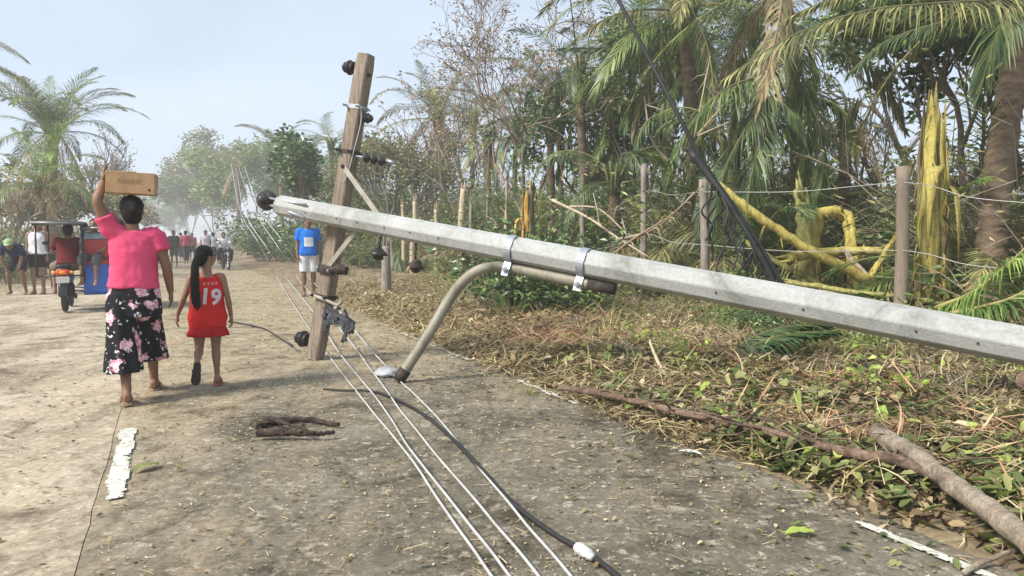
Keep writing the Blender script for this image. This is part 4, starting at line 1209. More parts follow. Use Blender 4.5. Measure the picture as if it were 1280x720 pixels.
b.rings([[V(x, y, z) for x, y in ((.29, y0), (1.08, y0), (1.10, .75), (1.04, 1.3), (.83, 1.62), (.48, 1.62), (.29, 1.3))] for z, y0 in ((.28, .08), (.34, .03), (.62, .02), (.82, .02))])
b.build('sidecar_tub', PAINTB, tri, smooth=False)
b = MB(); b.rings([[V(x, y, z) for x, y in ((.285, .012), (1.085, .012), (1.105, .75), (1.045, 1.305), (.835, 1.63), (.475, 1.63), (.285, 1.305))] for z in (.822, .90)], cap=False); b.build('sidecar_trim', PAINTR, tri, smooth=False)
b = MB(); b.box((.69, .30, .93), (.74, .42, .10), bev=.03); b.box((.69, .12, 1.10), (.74, .10, .34), bev=.03); b.build('sidecar_seat', PAINTR, tri)
wheel(tri, V(1.20, .45, .25), .25)
b = MB(); b.rings([[V(1.20 + .08 * math.cos(a), .45 + .31 * math.cos(t), .25 + .32 * math.sin(t) + .01 * math.sin(a)) for a in [2 * math.pi * i / 8 for i in range(8)]] for t in [math.radians(20 + 140 * i / 8) for i in range(9)]]); b.build('side_fender', PAINTB, tri)
b = MB(); b.tube([V(0, .35, .35), V(.32, .35, .33)], .02, 6); b.tube([V(0, .8, .4), V(.32, .8, .36)], .02, 6); b.build('sidecar_strut', CHROME, tri)
TM = Matrix.Translation(tr) @ Matrix.Rotation(T + math.radians(2), 4, 'Z')
def seat_J(dz=0.0): return dict(pel=(0, 0, .80 + dz), chest=(0, .08, 1.08 + dz), neck=(0, .10, 1.27 + dz), head=(0, .14, 1.39 + dz), shL=(-.175, .09, 1.22 + dz), elL=(-.26, .26, 1.02 + dz), wrL=(-.27, .50, 1.00 + dz), shR=(.175, .09, 1.22 + dz), elR=(.26, .26, 1.02 + dz), wrR=(.27, .50, 1.00 + dz),
                 hipL=(-.09, .02, .80 + dz), knL=(-.25, .40, .74 + dz), anL=(-.24, .22, .34 + dz), hipR=(.09, .02, .80 + dz), knR=(.25, .40, .74 + dz), anR=(.24, .22, .34 + dz))
p_, Q, P, Mx = person('tricycle driver in a maroon shirt seated under the black canopy', TM @ V(.06, .18, .03), T + math.radians(2), seat_J(), 1.0, SK, .013)
shirt(p_, Q, cloth('maroon_shirt', (0.13, 0.012, 0.018)), 1.0, hem=-.1, sleeve=.75, infl=.025, voxel=.016)
shorts(p_, Q, cloth('khaki_shorts', (0.20, 0.15, 0.10)), 1.0, leg=.95, voxel=.016, infl=.02)
sitJ = dict(pel=(0, 0, .10), chest=(0, .02, .38), neck=(0, .03, .57), head=(0, .05, .69), shL=(-.175, .02, .52), elL=(-.22, .10, .28), wrL=(-.12, .28, .20), shR=(.175, .02, .52), elR=(.22, .10, .28), wrR=(.12, .28, .20),
            hipL=(-.09, .03, .09), knL=(-.11, .42, .10), anL=(-.11, .46, -.30), hipR=(.09, .03, .09), knR=(.11, .42, .10), anR=(.11, .46, -.30))
p_, Q, P, Mx = person('sidecar passenger in a pale blue shirt, partly hidden by the woman in pink', TM @ V(.48, .28, .84), T + math.radians(170), sitJ, .9, SK2, .014)
shirt(p_, Q, cloth('pale_blue_shirt', (0.35, 0.52, 0.60)), .9, hem=-.1, sleeve=.75, infl=.025, voxel=.016)
shorts(p_, Q, cloth('grey_trousers', (0.10, 0.10, 0.11)), .9, leg=1.3, voxel=.016, infl=.018)
p_, Q, P, Mx = person('sidecar passenger in black behind the woman in pink', TM @ V(.88, .30, .84), T + math.radians(5), sitJ, .88, SK2, .014)
shirt(p_, Q, cloth('black_shirt', (0.02, 0.02, 0.022)), .88, hem=-.1, sleeve=.75, infl=.03, voxel=.016)
shorts(p_, Q, cloth('dark_trousers', (0.03, 0.03, 0.035)), .88, leg=1.3, voxel=.016, infl=.018)

# ------------------------------------------------------------------ far people and motorcycle at the end of the road
far = [(205, 36, (0.30, 0.05, 0.09), (0.03, 0.03, 0.04), 'far walker in a wine-red shirt nearest the shoulder of the woman in pink', 0),
       (217, 33, (0.06, 0.055, 0.05), (0.08, 0.075, 0.06), 'far walker in dark clothes on the road between the woman and the girl', 0),
       (232, 38, (0.45, 0.07, 0.11), (0.05, 0.05, 0.06), 'far walker in a crimson shirt, left of the girl', 0),
       (240, 42, (0.40, 0.12, 0.16), (0.04, 0.04, 0.05), 'far walker in a faded red shirt just above the girl', 0),
       (226, 45, (0.16, 0.14, 0.14), (0.04, 0.04, 0.05), 'small far walker in grey behind the dark-clothed one', 0),
       (257, 36, (0.60, 0.52, 0.56), (0.05, 0.05, 0.07), 'far walker in a pale pink shirt above the girl', 0),
       (266, 38, (0.62, 0.62, 0.64), (0.05, 0.05, 0.07), 'far walker in a white shirt left of the far motorcycle', 0)]
for k, (px, Y, c1, c2, lb, _) in enumerate(far):
    q = at_px(px, Y)
    st = .22 * (1 if k % 2 else -1)
    J = {n: V(*v) for n, v in BASE.items()}
    kk = .96 + .03 * (k % 3)
    J = {n: v * kk for n, v in J.items()}
    J['anL'] = J['anL'] + V(0, st, 0); J['anR'] = J['anR'] - V(0, st, 0); J['knL'] = J['knL'] + V(0, st * .6, 0); J['knR'] = J['knR'] - V(0, st * .3, 0)
    J['wrL'] = J['wrL'] - V(0, st, 0) * .7; J['wrR'] = J['wrR'] + V(0, st, 0) * .7
    p_, Q, P, Mx = person(lb, q, T + (math.pi if k % 2 else 0.2), {n: tuple(v) for n, v in J.items()}, kk, SK, .024, group='people far down the road')
    shirt(p_, Q, cloth('far_shirt_%d' % k, c1), kk, hem=-.2, sleeve=.7, infl=.03, voxel=.026)
    shorts(p_, Q, cloth('far_shorts_%d' % k, c2), kk, leg=.95 if k % 2 else 1.8, voxel=.026, infl=.02)
mq = G(279, 337, 0); mq.z = .018
mo = thing('motorcycle', 'far motorcycle carrying a rider in white towards the camera', 'motorcycle', mq, T + math.pi + .1)
motorcycle_parts(mo)
b = MB(); b.box((0, 1.12, .86), (.20, .10, .20), bev=.04); b.build('headlight_cowl', PAINTK, mo)
b = MB(); b.lathe([(0, .06), (.02, .05), (.03, .01)], V(0, 1.17, .88), V(0, 1, 0), 12); b.build('headlight', CHROME, mo)
MMx = Matrix.Translation(mq) @ Matrix.Rotation(T + math.pi + .1, 4, 'Z')
p_, Q, P, Mx = person('rider in a white shirt on the far motorcycle', MMx @ V(0, .18, .03), T + math.pi + .1, seat_J(), 1.0, SK, .018)
shirt(p_, Q, cloth('rider_white', (0.70, 0.70, 0.72)), 1.0, hem=-.1, sleeve=.9, infl=.03, voxel=.02)
shorts(p_, Q, cloth('rider_trousers', (0.02, 0.02, 0.025)), 1.0, leg=1.9, voxel=.02, infl=.02)
# ------------------------------------------------------------------ vegetation kinds
random.seed(21)
LM = {}
LM['frond'] = leaf_mat('green_frond', [(0.04, 0.075, 0.02), (0.085, 0.135, 0.036), (0.145, 0.195, 0.055), (0.25, 0.27, 0.09)], [0, .45, .8, 1], 0.45, 0.25, 0.5)
LM['frond_olive'] = leaf_mat('olive_frond', [(0.055, 0.066, 0.024), (0.115, 0.125, 0.045), (0.20, 0.19, 0.075), (0.34, 0.30, 0.14)], [0, .4, .75, 1], 0.5, 0.25, 0.4)
LM['frond_dark'] = leaf_mat('dark_frond', [(0.02, 0.04, 0.015), (0.05, 0.082, 0.028), (0.105, 0.14, 0.045)], None, 0.45, 0.2, 0.5)
LM['frond_dead'] = leaf_mat('dead_frond', [(0.14, 0.10, 0.055), (0.25, 0.19, 0.105), (0.36, 0.29, 0.17)], None, 0.8, 0.2, 0.2)
LM['frond_bright'] = leaf_mat('young_frond', [(0.08, 0.14, 0.03), (0.15, 0.23, 0.055), (0.24, 0.31, 0.09)], None, 0.45, 0.3, 0.5)
LM['leaf'] = leaf_mat('green_leaf', [(0.04, 0.075, 0.02), (0.09, 0.145, 0.036), (0.16, 0.22, 0.06), (0.29, 0.33, 0.11)], [0, .45, .8, 1], 0.4, 0.25, 0.5)
LM['leaf_dark'] = leaf_mat('dark_leaf', [(0.026, 0.052, 0.018), (0.062, 0.11, 0.034), (0.13, 0.19, 0.065)], None, 0.35, 0.15, 0.6)
LM['leaf_lime'] = leaf_mat('lime_leaf', [(0.12, 0.19, 0.03), (0.25, 0.33, 0.06), (0.38, 0.42, 0.12)], None, 0.45, 0.3, 0.4)
LM['litter_green'] = leaf_mat('torn_green_leaf', [(0.035, 0.055, 0.018), (0.075, 0.10, 0.03), (0.13, 0.15, 0.05), (0.24, 0.23, 0.10)], None, 0.5, 0.2, 0.4)
LM['chip'] = leaf_mat('pale_chip', [(0.10, 0.075, 0.05), (0.30, 0.25, 0.175), (0.46, 0.41, 0.31)], None, 0.9, 0.0, 0.2)
LM['leaf_dry'] = leaf_mat('dry_leaf', [(0.07, 0.05, 0.03), (0.15, 0.105, 0.06), (0.26, 0.195, 0.11), (0.40, 0.33, 0.22)], [0, .4, .75, 1], 0.8, 0.1, 0.2)
LM['straw'] = leaf_mat('straw', [(0.05, 0.038, 0.022), (0.135, 0.10, 0.055), (0.25, 0.19, 0.10), (0.33, 0.27, 0.145), (0.42, 0.36, 0.235), (0.15, 0.16, 0.06)], [0, .25, .5, .7, .88, 1], 0.85, 0.1, 0.15)
LM['straw_red'] = leaf_mat('rusty_straw', [(0.09, 0.05, 0.03), (0.22, 0.125, 0.068), (0.36, 0.22, 0.125), (0.45, 0.34, 0.21)], None, 0.85, 0.1, 0.15)
LM['grass'] = leaf_mat('grass_blade', [(0.06, 0.09, 0.025), (0.14, 0.17, 0.05), (0.24, 0.25, 0.09), (0.36, 0.31, 0.15)], None, 0.6, 0.25, 0.3)
LM['yellow_leaf'] = leaf_mat('yellowed_leaf', [(0.45, 0.33, 0.05), (0.60, 0.48, 0.10), (0.36, 0.36, 0.08), (0.30, 0.18, 0.06)], None, 0.6, 0.25, 0.3)
BM = {}
BM['palm'] = mat('palm_bark', [(0.10, 0.07, 0.045), (0.18, 0.13, 0.085), (0.27, 0.21, 0.145)], 6, 0.9, 0.5, 30, fine=0.3, fscale=30, stretch=(1, 1, 2.5))
BM['palm_green'] = mat('green_palm_stem', [(0.10, 0.11, 0.045), (0.17, 0.17, 0.075), (0.26, 0.23, 0.12)], 5, 0.8, 0.3, 30, fine=0.25)
BM['bark'] = mat('bark', [(0.09, 0.07, 0.052), (0.17, 0.135, 0.10), (0.27, 0.225, 0.175)], 7, 0.9, 0.5, 40, fine=0.3, stretch=(3, 3, 0.7))
BM['greybark'] = mat('grey_bark', [(0.14, 0.12, 0.10), (0.25, 0.22, 0.185), (0.36, 0.32, 0.275)], 6, 0.9, 0.4, 40, fine=0.25, stretch=(3, 3, 0.7))
BM['twig'] = mat('dead_twig', [(0.19, 0.15, 0.105), (0.32, 0.26, 0.19), (0.45, 0.38, 0.29)], 3, 0.9, 0, fine=0.2, rand=0.2)
BM['redtwig'] = mat('reddish_twig', [(0.13, 0.085, 0.065), (0.23, 0.165, 0.125), (0.33, 0.25, 0.195)], 3, 0.9, 0, fine=0.2)
BM['petiole'] = mat('petiole', [(0.22, 0.20, 0.07), (0.34, 0.30, 0.11)], 4, 0.6, 0, fine=0.15)
BM['petiole_dull'] = mat('dull_petiole', [(0.09, 0.085, 0.035), (0.17, 0.155, 0.07)], 4, 0.7, 0, fine=0.15)
BM['petiole_dead'] = mat('dead_petiole', [(0.18, 0.13, 0.075), (0.30, 0.225, 0.14)], 4, 0.8, 0, fine=0.2)
BM['yellow'] = mat('yellow_palm_stem', [(0.22, 0.14, 0.05), (0.50, 0.40, 0.10), (0.60, 0.515, 0.14), (0.66, 0.60, 0.30)], 3.4, 0.7, 0.9, 30, fine=0.45, fscale=22, stretch=(5, 5, 1.2))
BM['yellow_green'] = mat('yellow_green_stem', [(0.11, 0.09, 0.04), (0.30, 0.29, 0.10), (0.46, 0.41, 0.14), (0.58, 0.53, 0.28)], 3.4, 0.7, 0.9, 30, fine=0.45, fscale=22, stretch=(5, 5, 1.2))
BM['orange'] = mat('orange_split_stem', [(0.30, 0.15, 0.03), (0.50, 0.29, 0.06), (0.58, 0.40, 0.12)], 4, 0.6, 0.3, 20, fine=0.2)
BM['pale'] = mat('stripped_wood', [(0.30, 0.235, 0.155), (0.45, 0.37, 0.26), (0.56, 0.48, 0.36)], 5, 0.85, 0.3, 30, stretch=(4, 4, 0.6), fine=0.2)

def leaflets(mb, pts, leaf, n, hang, rng, miss=0.06, width=0.04, phi0=70, phi1=22, t0=0.12, up=None, comb=0.0):
    """two combs of leaflets along a rachis polyline"""
    m = len(pts) - 1
    for side in (-1, 1):
        for i in range(n):
            if rng.random() < miss: continue
            t = t0 + (0.995 - t0) * (i + rng.uniform(-.3, .3)) / (n - 1)
            t = min(0.999, max(t0 * 0.8, t))
            k = int(t * m); f = t * m - k
            p = lerp(pts[k], pts[k + 1], f)
            Tn = (pts[k + 1] - pts[k]).normalized()
            sd = Tn.cross(Vector((0, 0, 1)))
            if sd.length < 0.15: sd = Tn.cross(up if up is not None else Vector((0, 1, 0.2)))
            sd = sd.normalized()
            N = sd.cross(Tn).normalized()
            ph = math.radians(lerp(phi0, phi1, t) + rng.uniform(-9, 9))
            d = Tn * math.cos(ph) + sd * side * math.sin(ph) + N * (0.25 + rng.uniform(-.12, .12))
            d = (d.normalized() + Vector((0, 0, -1)) * hang * rng.uniform(0.5, 1.0)).normalized()
            L = leaf * (0.35 + 0.65 * math.sin(math.pi * min(1, 0.16 + t * 0.84)) ** 0.6) * (1 - 0.35 * t) * rng.uniform(0.8, 1.1)
            w = width * rng.uniform(0.8, 1.15)
            wv = Tn.cross(d).cross(d)
            wv = (wv.normalized() if wv.length > 1e-3 else N) * w * 0.5
            wv = (wv * 0.8 + Tn * w * 0.22)
            mid = p + d * L * 0.5
            d2 = (d + Vector((0, 0, -1)) * (hang * 0.9 + 0.15)).normalized()
            tip = mid + d2 * L * 0.5
            o = len(mb.v)
            mb.v.extend([tuple(p - wv * .5), tuple(p + wv * .5), tuple(mid + wv), tuple(mid - wv), tuple(tip)])
            mb.f.extend([(o, o + 1, o + 2, o + 3), (o + 3, o + 2, o + 4)])
            mb.m.extend([1, 1])

def frond_mb(L, a0, bend, leaf, n=78, hang=0.25, seed=0, miss=0.06, width=0.05, side_bend=0.0, power=1.4, r0=0.028):
    rng = random.Random(seed)
    N = 14
    p = Vector((0, 0, 0)); pts = [p.copy()]
    for i in range(N):
        t = (i + 0.5) / N
        a = math.radians(a0 - bend * t ** power)
        b = math.radians(side_bend * t)
        p = p + Vector((math.cos(a) * math.cos(b), math.cos(a) * math.sin(b), math.sin(a))) * (L / N)
        pts.append(p.copy())
    mb = MB()
    mb.tube(pts, [lerp(r0, 0.005, (i / N) ** 0.7) for i in range(N + 1)], 4, mi=0)
    leaflets(mb, pts, leaf, n, hang, rng, miss, width)
    return mb
FR = {}
def fr(key, *a, **k):
    FR[key] = frond_mb(*a, **k).mesh('frond_' + key, [BM['petiole'], LM['frond']])
fr('up', 3.6, 74, 60, 0.85, seed=1, hang=.18)
fr('up2', 3.4, 62, 75, 0.8, seed=2, hang=.22, side_bend=12)
fr('out', 3.7, 40, 85, 0.85, seed=3, hang=.3)
fr('out2', 3.5, 30, 70, 0.8, seed=4, hang=.35, side_bend=-14)
fr('low', 3.5, 8, 75, 0.85, seed=5, hang=.45)
fr('hang', 3.3, -25, 60, 0.8, seed=6, hang=.7, miss=.15)
fr('dead', 3.0, -50, 38, 0.65, seed=7, hang=1.2, miss=.2, n=64)
fr('broken', 2.6, 30, 190, 0.75, seed=8, hang=.8, miss=.2, power=3)
fr('blown', 3.6, 48, 70, 0.85, seed=9, hang=.12, side_bend=38)
fr('thin', 3.4, 35, 95, 0.6, seed=10, hang=.4, miss=.35, n=50)
fr('flat', 3.0, 12, 24, 0.7, seed=11, hang=.25, miss=.12)
fr('drape', 3.6, 55, 150, 0.95, seed=12, hang=.9, n=84, width=.052, miss=.05)

def put_frond(parent, key, loc, az, mats, scale=1.0, tilt=0.0, roll=0.0, name='frond'):
    o = link(name, FR[key], parent)
    o.location = loc
    o.rotation_euler = Euler((roll, tilt, az), 'XYZ')
    o.scale = (scale,) * 3
    own_mats(o, mats)
    return o

def trunk_pts(base, top, bow, n=26):
    base, top = Vector(base), Vector(top)
    return [lerp(base, top, i / n) + Vector(bow) * math.sin(math.pi * i / n) for i in range(n + 1)]
def ringed_trunk(pts, r0, r1, n=12, flare=1.5, ring=0.07, seed=0):
    rng = random.Random(seed)
    mb = MB()
    dense, rad = [], []
    for i in range(len(pts) - 1):
        for k in range(4):
            t = (i + k / 4) / (len(pts) - 1)
            dense.append(lerp(pts[i], pts[i + 1], k / 4))
            r = lerp(r0, r1, t) * (1 + (flare - 1) * math.exp(-t * 14))
            rad.append(r * (1 + (ring if k == 0 else -ring * 0.3 * k) * rng.uniform(.5, 1.3)))
    dense.append(pts[-1]); rad.append(r1)
    mb.tube(dense, rad, n)
    return mb
def palm(label, base, top, r0, r1, spec, bow=(0, 0, 0), seed=0, scale=1.0, group=None, bark='palm', name='coconut_palm', fibre=True, wind=None, wind_k=0.0):
    """spec: list of (frond key, count, material key)"""
    rng = random.Random(seed)
    base, top = Vector(base), Vector(top)
    root = thing(name, label, 'palm tree', base, 0, group)
    pts = trunk_pts(Vector((0, 0, -0.1)), top - base, bow)
    ringed_trunk(pts, r0, r1, seed=seed).build('trunk', BM[bark], root)
    t = top - base
    if fibre:
        mb = MB()
        for i in range(12):
            a = i * 2.4
            d = Vector((math.cos(a), math.sin(a), 0))
            mb.tube([t - Vector((0, 0, .35)) + d * r1 * .8, t + d * r1 * 1.5 + Vector((0, 0, .1)), t + d * (r1 * 2.4) + Vector((0, 0, .35))], [.07 * scale, .055 * scale, .03 * scale], 5)
        mb.build('crown_base', BM['palm_green'], root)
    k = 0
    for key, cnt, mk in spec:
        for i in range(cnt):
            az = k * 2.39996 + rng.uniform(-.35, .35)
            if wind is not None:
                dv = Vector((math.cos(az), math.sin(az))) + Vector((math.cos(wind), math.sin(wind))) * wind_k
                az = math.atan2(dv.y, dv.x)
            k += 1
            pet = BM['petiole_dead'] if mk == 'frond_dead' else BM['petiole']
            put_frond(root, key, t + Vector((math.cos(az), math.sin(az), 0)) * r1 * .8 + Vector((0, 0, rng.uniform(-.1, .25))), az, [pet, LM[mk]], scale * rng.uniform(.82, 1.1), rng.uniform(-.14, .14), rng.uniform(-.3, .3))
    return root

# --- branching trees
def grow(mb, p, d, L, r, depth, rng, tips, spread=0.6, kids=(2, 3), up=0.15, shrink=0.72, sides=6, jit=0.18, minr=0.004, all_pts=None):
    n = 4
    pts = [p.copy()]
    for i in range(n):
        d = (d + Vector((rng.uniform(-jit, jit), rng.uniform(-jit, jit), rng.uniform(-jit, jit) + up * 0.3))).normalized()
        p = p + d * (L / n)
        pts.append(p.copy())
    mb.tube(pts, [max(minr, lerp(r, r * 0.66, i / n)) for i in range(n + 1)], sides if depth > 1 else (4 if depth == 1 else 3), cap=False)
    if all_pts is not None and depth <= 1: all_pts.extend(pts[1:])
    if depth == 0:
        tips.append((p, d)); return
    for k in range(rng.randint(*kids)):
        a = rng.uniform(0, 2 * math.pi)
        x, y, z = frame_of(d)
        s = spread * rng.uniform(0.6, 1.25)
        nd = (z + (x * math.cos(a) + y * math.sin(a)) * s + Vector((0, 0, up))).normalized()
        start = pts[-1] if k < 2 else pts[rng.randint(2, 3)]
        grow(mb, start, nd, L * shrink * rng.uniform(0.8, 1.15), max(minr, r * 0.62), depth - 1, rng, tips, spread, kids, up, shrink, sides, jit, minr, all_pts)
def add_leaf(mb, p, d, L, w, rng, mi=0, fold=0.25):
    x, y, z = frame_of(d)
    a = rng.uniform(0, 2 * math.pi)
    s = x * math.cos(a) + y * math.sin(a)
    n = z.cross(s)
    o = len(mb.v)
    m1 = p + z * L * .45 - n * w * fold
    mb.v.extend([tuple(p), tuple(m1 + s * w * .5), tuple(p + z * L), tuple(m1 - s * w * .5)])
    mb.f.append((o, o + 1, o + 2, o + 3)); mb.m.append(mi)
def rand_dir(rng, zmin=-1, zmax=1):
    z = rng.uniform(zmin, zmax); a = rng.uniform(0, 2 * math.pi); r = math.sqrt(max(0, 1 - z * z))
    return Vector((r * math.cos(a), r * math.sin(a), z))
def tree(label, base, H, r, depth=4, spread=0.6, kids=(2, 3), leaves=0, leaf=(0.16, 0.08), lm='leaf', bark='bark', seed=0, lean=(0, 0), first=0.38, up=0.15, clump=0.35, name='tree', cat='tree', group=None, shrink=0.72, jit=0.18, minr=0.006, lean_top=0.0):
    rng = random.Random(seed)
    root = thing(name, label, cat, base, 0, group)
    trunk, crown, tips, ap = MB(), MB(), [], []
    d = Vector((lean[0], lean[1], 1)).normalized()
    L0 = H * first
    pts = [Vector((0, 0, -0.1))]
    for i in range(6):
        d = (d + Vector((rng.uniform(-.08, .08), rng.uniform(-.08, .08), .05))).normalized()
        pts.append(pts[-1] + d * L0 / 6)
    trunk.tube(pts, [r * (1.35 if i == 0 else lerp(1.1, .8, i / 6)) for i in range(7)], 9)
    trunk.build('trunk', BM[bark], root)
    for k in range(max(2, kids[1])):
        a = k * 2.2 + rng.uniform(-.5, .5)
        nd = (d + Vector((math.cos(a), math.sin(a), 0)) * spread * rng.uniform(.6, 1.2)).normalized()
        grow(crown, pts[-1] if k < 3 else pts[-2], nd, H * (1 - first) * 0.36 * rng.uniform(.85, 1.2), r * .6, depth - 1, rng, tips, spread, kids, up, shrink, 6, jit, minr, ap)
    crown.build('branches', BM[bark], root)
    if leaves:
        lf = MB()
        src = tips if len(tips) > 8 else [(p, Vector((0, 0, 1))) for p in ap]
        for i in range(leaves):
            p, dd = rng.choice(src)
            q = p + rand_dir(rng) * clump * rng.random() ** .5
            add_leaf(lf, q, (rand_dir(rng, -.7, .6) + dd * .4).normalized(), leaf[0] * rng.uniform(.6, 1.2), leaf[1] * rng.uniform(.7, 1.2), rng)
        lf.build('crown', LM[lm], root, smooth=False)
    return root

# --- low plants: a few meshes of each kind, copied
def brush_mesh(seed, h, rad, n, lv, mats, lean=0.5, leaf=(.09, .05), tw=0.006):
    rng = random.Random(seed); mb = MB()
    for i in range(n):
        a = rng.uniform(0, 6.283); rr = rad * .4 * math.sqrt(rng.random())
        p = Vector((math.cos(a) * rr, math.sin(a) * rr, -.03))
        d = Vector((math.cos(a) * lean + rng.uniform(-.3, .3), math.sin(a) * lean + rng.uniform(-.3, .3), 1)).normalized()
        L = h * rng.uniform(.5, 1.15); pts = [p]
        for k in range(5):
            d = (d + Vector((rng.uniform(-.25, .25), rng.uniform(-.25, .25), -.10 * k * lean))).normalized()
            pts.append(pts[-1] + d * L / 5)
        mb.tube(pts, [tw * 1.6, tw * 1.3, tw * 1.1, tw, tw * .8, tw * .4], 3, cap=False)
        for q in range(rng.randint(1, 3)):
            j = rng.randint(2, 4); dd = (d + rand_dir(rng) * .9).normalized()
            e = pts[j] + dd * L * .25
            mb.tube([pts[j], lerp(pts[j], e, .5) + rand_dir(rng) * .03, e], [tw * .7, tw * .5, tw * .3], 3, cap=False)
            pts.append(e)
        for q in range(lv):
            b = rng.choice(pts[2:])
            add_leaf(mb, b + rand_dir(rng) * leaf[0] * 1.3, rand_dir(rng, -.8, .5), leaf[0] * rng.uniform(.6, 1.3), leaf[1] * rng.uniform(.7, 1.2), rng, 1)
    return mb.mesh('brush', mats, smooth=False)
def blade_mesh(seed, h, rad, n, w, mats, curl=1.0):
    rng = random.Random(seed); mb = MB()
    for i in range(n):
        a = rng.uniform(0, 6.283); rr = rad * .5 * math.sqrt(rng.random())
        p = Vector((math.cos(a) * rr, math.sin(a) * rr, -.02)); a2 = a + rng.uniform(-.8, .8)
        L = h * rng.uniform(.5, 1.2); el = math.radians(rng.uniform(50, 88))
        s = Vector((-math.sin(a2), math.cos(a2), 0)) * w * rng.uniform(.7, 1.3)
        vs = []
        for k in range(4):
            f = 1 - k / 3.3
            vs += [p - s * f * .5, p + s * f * .5]
            p = p + Vector((math.cos(a2) * math.cos(el), math.sin(a2) * math.cos(el), math.sin(el))) * L / 4
            el -= curl * rng.uniform(.2, .6)
        vs.append(p)
        mb.add(vs, [(0, 1, 3, 2), (2, 3, 5, 4), (4, 5, 7, 6), (6, 7, 8)])
    return mb.mesh('blades', mats, smooth=False)
BR = {}
for i in range(3):
    BR['dead%d' % i] = brush_mesh(50 + i, 1.5, 1.0, 30, 3, [BM['twig'], LM['leaf_dry']], .6, (.08, .045), .007)
    BR['leafy%d' % i] = brush_mesh(60 + i, 1.2, .9, 20, 42, [BM['bark'], LM['leaf']], .5, (.11, .055))
    BR['dark%d' % i] = brush_mesh(70 + i, 1.3, .9, 22, 42, [BM['bark'], LM['leaf_dark']], .45, (.13, .065))
    BR['tangle%d' % i] = brush_mesh(80 + i, 2.1, 1.1, 40, 6, [BM['twig'], LM['frond_olive']], .8, (.16, .03), .006)
    BR['lime%d' % i] = brush_mesh(90 + i, .55, .5, 9, 9, [BM['petiole'], LM['leaf_lime']], .5, (.10, .06), .004)
    BR['grass%d' % i] = blade_mesh(95 + i, .8, .5, 70, .014, [LM['grass']])
    BR['vine%d' % i] = brush_mesh(110 + i, 3.4, 1.3, 46, 24, [BM['twig'], LM['frond_olive']], .55, (.17, .035), .008)
    BR['tall%d' % i] = brush_mesh(120 + i, 3.0, 1.2, 26, 66, [BM['bark'], LM['leaf']], .45, (.15, .055), .010)
    BR['canes%d' % i] = brush_mesh(130 + i, 3.2, 1.2, 44, 7, [BM['twig'], LM['frond_dead']], .5, (.22, .04), .011)
    BR['sword%d' % i] = blade_mesh(98 + i, 1.6, .5, 34, .06, [LM['frond_dark']], .8)
ZONES = [(150, 'left of the woman in pink'), (330, 'near the far people'), (470, 'near the crossarm'), (590, 'left of the lamp arm'), (690, 'above the left pole clamp'), (790, 'above the right pole clamp'), (890, 'by the middle fence post'), (980, 'by the cable bundle'), (1075, 'by the bent yellow stems'), (1200, 'by the split yellow stem'), (9999, 'by the brown coconut trunk')]
def zone(p):
    px = 640 + FPX * p[0] / p[1]
    for x, z in ZONES:
        if px < x: return z
KIND = {'dead': 'brush_heap', 'tangle': 'brush_tangle', 'leafy': 'bush', 'dark': 'bush', 'grass': 'grass_tuft', 'lime': 'seedling', 'sword': 'leafy_clump', 'vine': 'vine_tangle', 'canes': 'cane_tangle', 'tall': 'tall_bush'}
def shrub(key, p, scale, label, group, az=None, name=None, cat='shrub', rng=random, zs=1.0):
    name = name or KIND[key[:-1]]
    o = link(name, BR[key])
    o.location = p
    o.rotation_euler = (rng.uniform(-.12, .12), rng.uniform(-.12, .12), rng.uniform(0, 6.28) if az is None else az)
    o.scale = (scale, scale, scale * zs)
    return tag(o, label, cat, group)
# ------------------------------------------------------------------ trees on the right, near to far
GR_P = 'coconut palms beyond the right verge'
def gp(px, Y):                               # a point of the ground below column px at depth Y
    p = Vector(((px - 640) / FPX * Y, Y, 0)); p.z = ground_h(p); return p
# brown leaning palm at the right edge, crown above the picture
b = gp(1238, 9.0)
p6 = palm('stout brown coconut trunk rising at the right edge of the photo', b, W(1292, -30, 9.2), .185, .15,
     [('low', 1, 'frond_dark'), ('hang', 1, 'frond_olive'), ('out', 2, 'frond_dark'), ('up', 2, 'frond')], bow=(-.12, 0, 0), seed=61, scale=.95, group=GR_P)
t6 = p6.children[0]
def curve_frond(parent, pts, leaf, n, hang, mats, seed, miss=.06, width=.045, r0=.03, name='frond', world=True):
    mb = MB(); q = catmull(pts, 5)
    mb.tube(q, [lerp(r0, .006, i / (len(q) - 1)) for i in range(len(q))], 5, mi=0)
    leaflets(mb, q, leaf, n, hang, random.Random(seed), miss, width, t0=.05)
    return mb.build(name, mats, parent, world=world)
curve_frond(p6, [W(1292, -25, 9.2), W(1250, -2, 8.7), W(1175, 4, 8.2), W(1080, 14, 8.0), W(990, 45, 7.9), W(905, 98, 7.9)], .72, 150, 1.0, [BM['petiole_dull'], LM['frond_olive']], 5, miss=.14, width=.042, r0=.022)
curve_frond(p6, [W(1290, -25, 9.2), W(1255, 5, 9.5), W(1190, 24, 9.7), W(1110, 50, 9.8), W(1060, 92, 9.8)], .62, 130, .9, [BM['petiole_dull'], LM['frond_dark']], 6, width=.045, r0=.022)
curve_frond(p6, [W(1295, -25, 9.2), W(1262, 12, 8.6), W(1240, 60, 8.5), W(1225, 120, 8.5)], .8, 90, .9, [BM['petiole_dull'], LM['frond_dark']], 8, width=.045, r0=.02)
curve_frond(p6, [W(1292, -30, 9.2), W(1230, -30, 9.0), W(1140, -22, 8.9), W(1050, -5, 8.8), W(985, 22, 8.8)], .6, 130, .8, [BM['petiole_dull'], LM['frond_olive']], 9, width=.045, r0=.02)
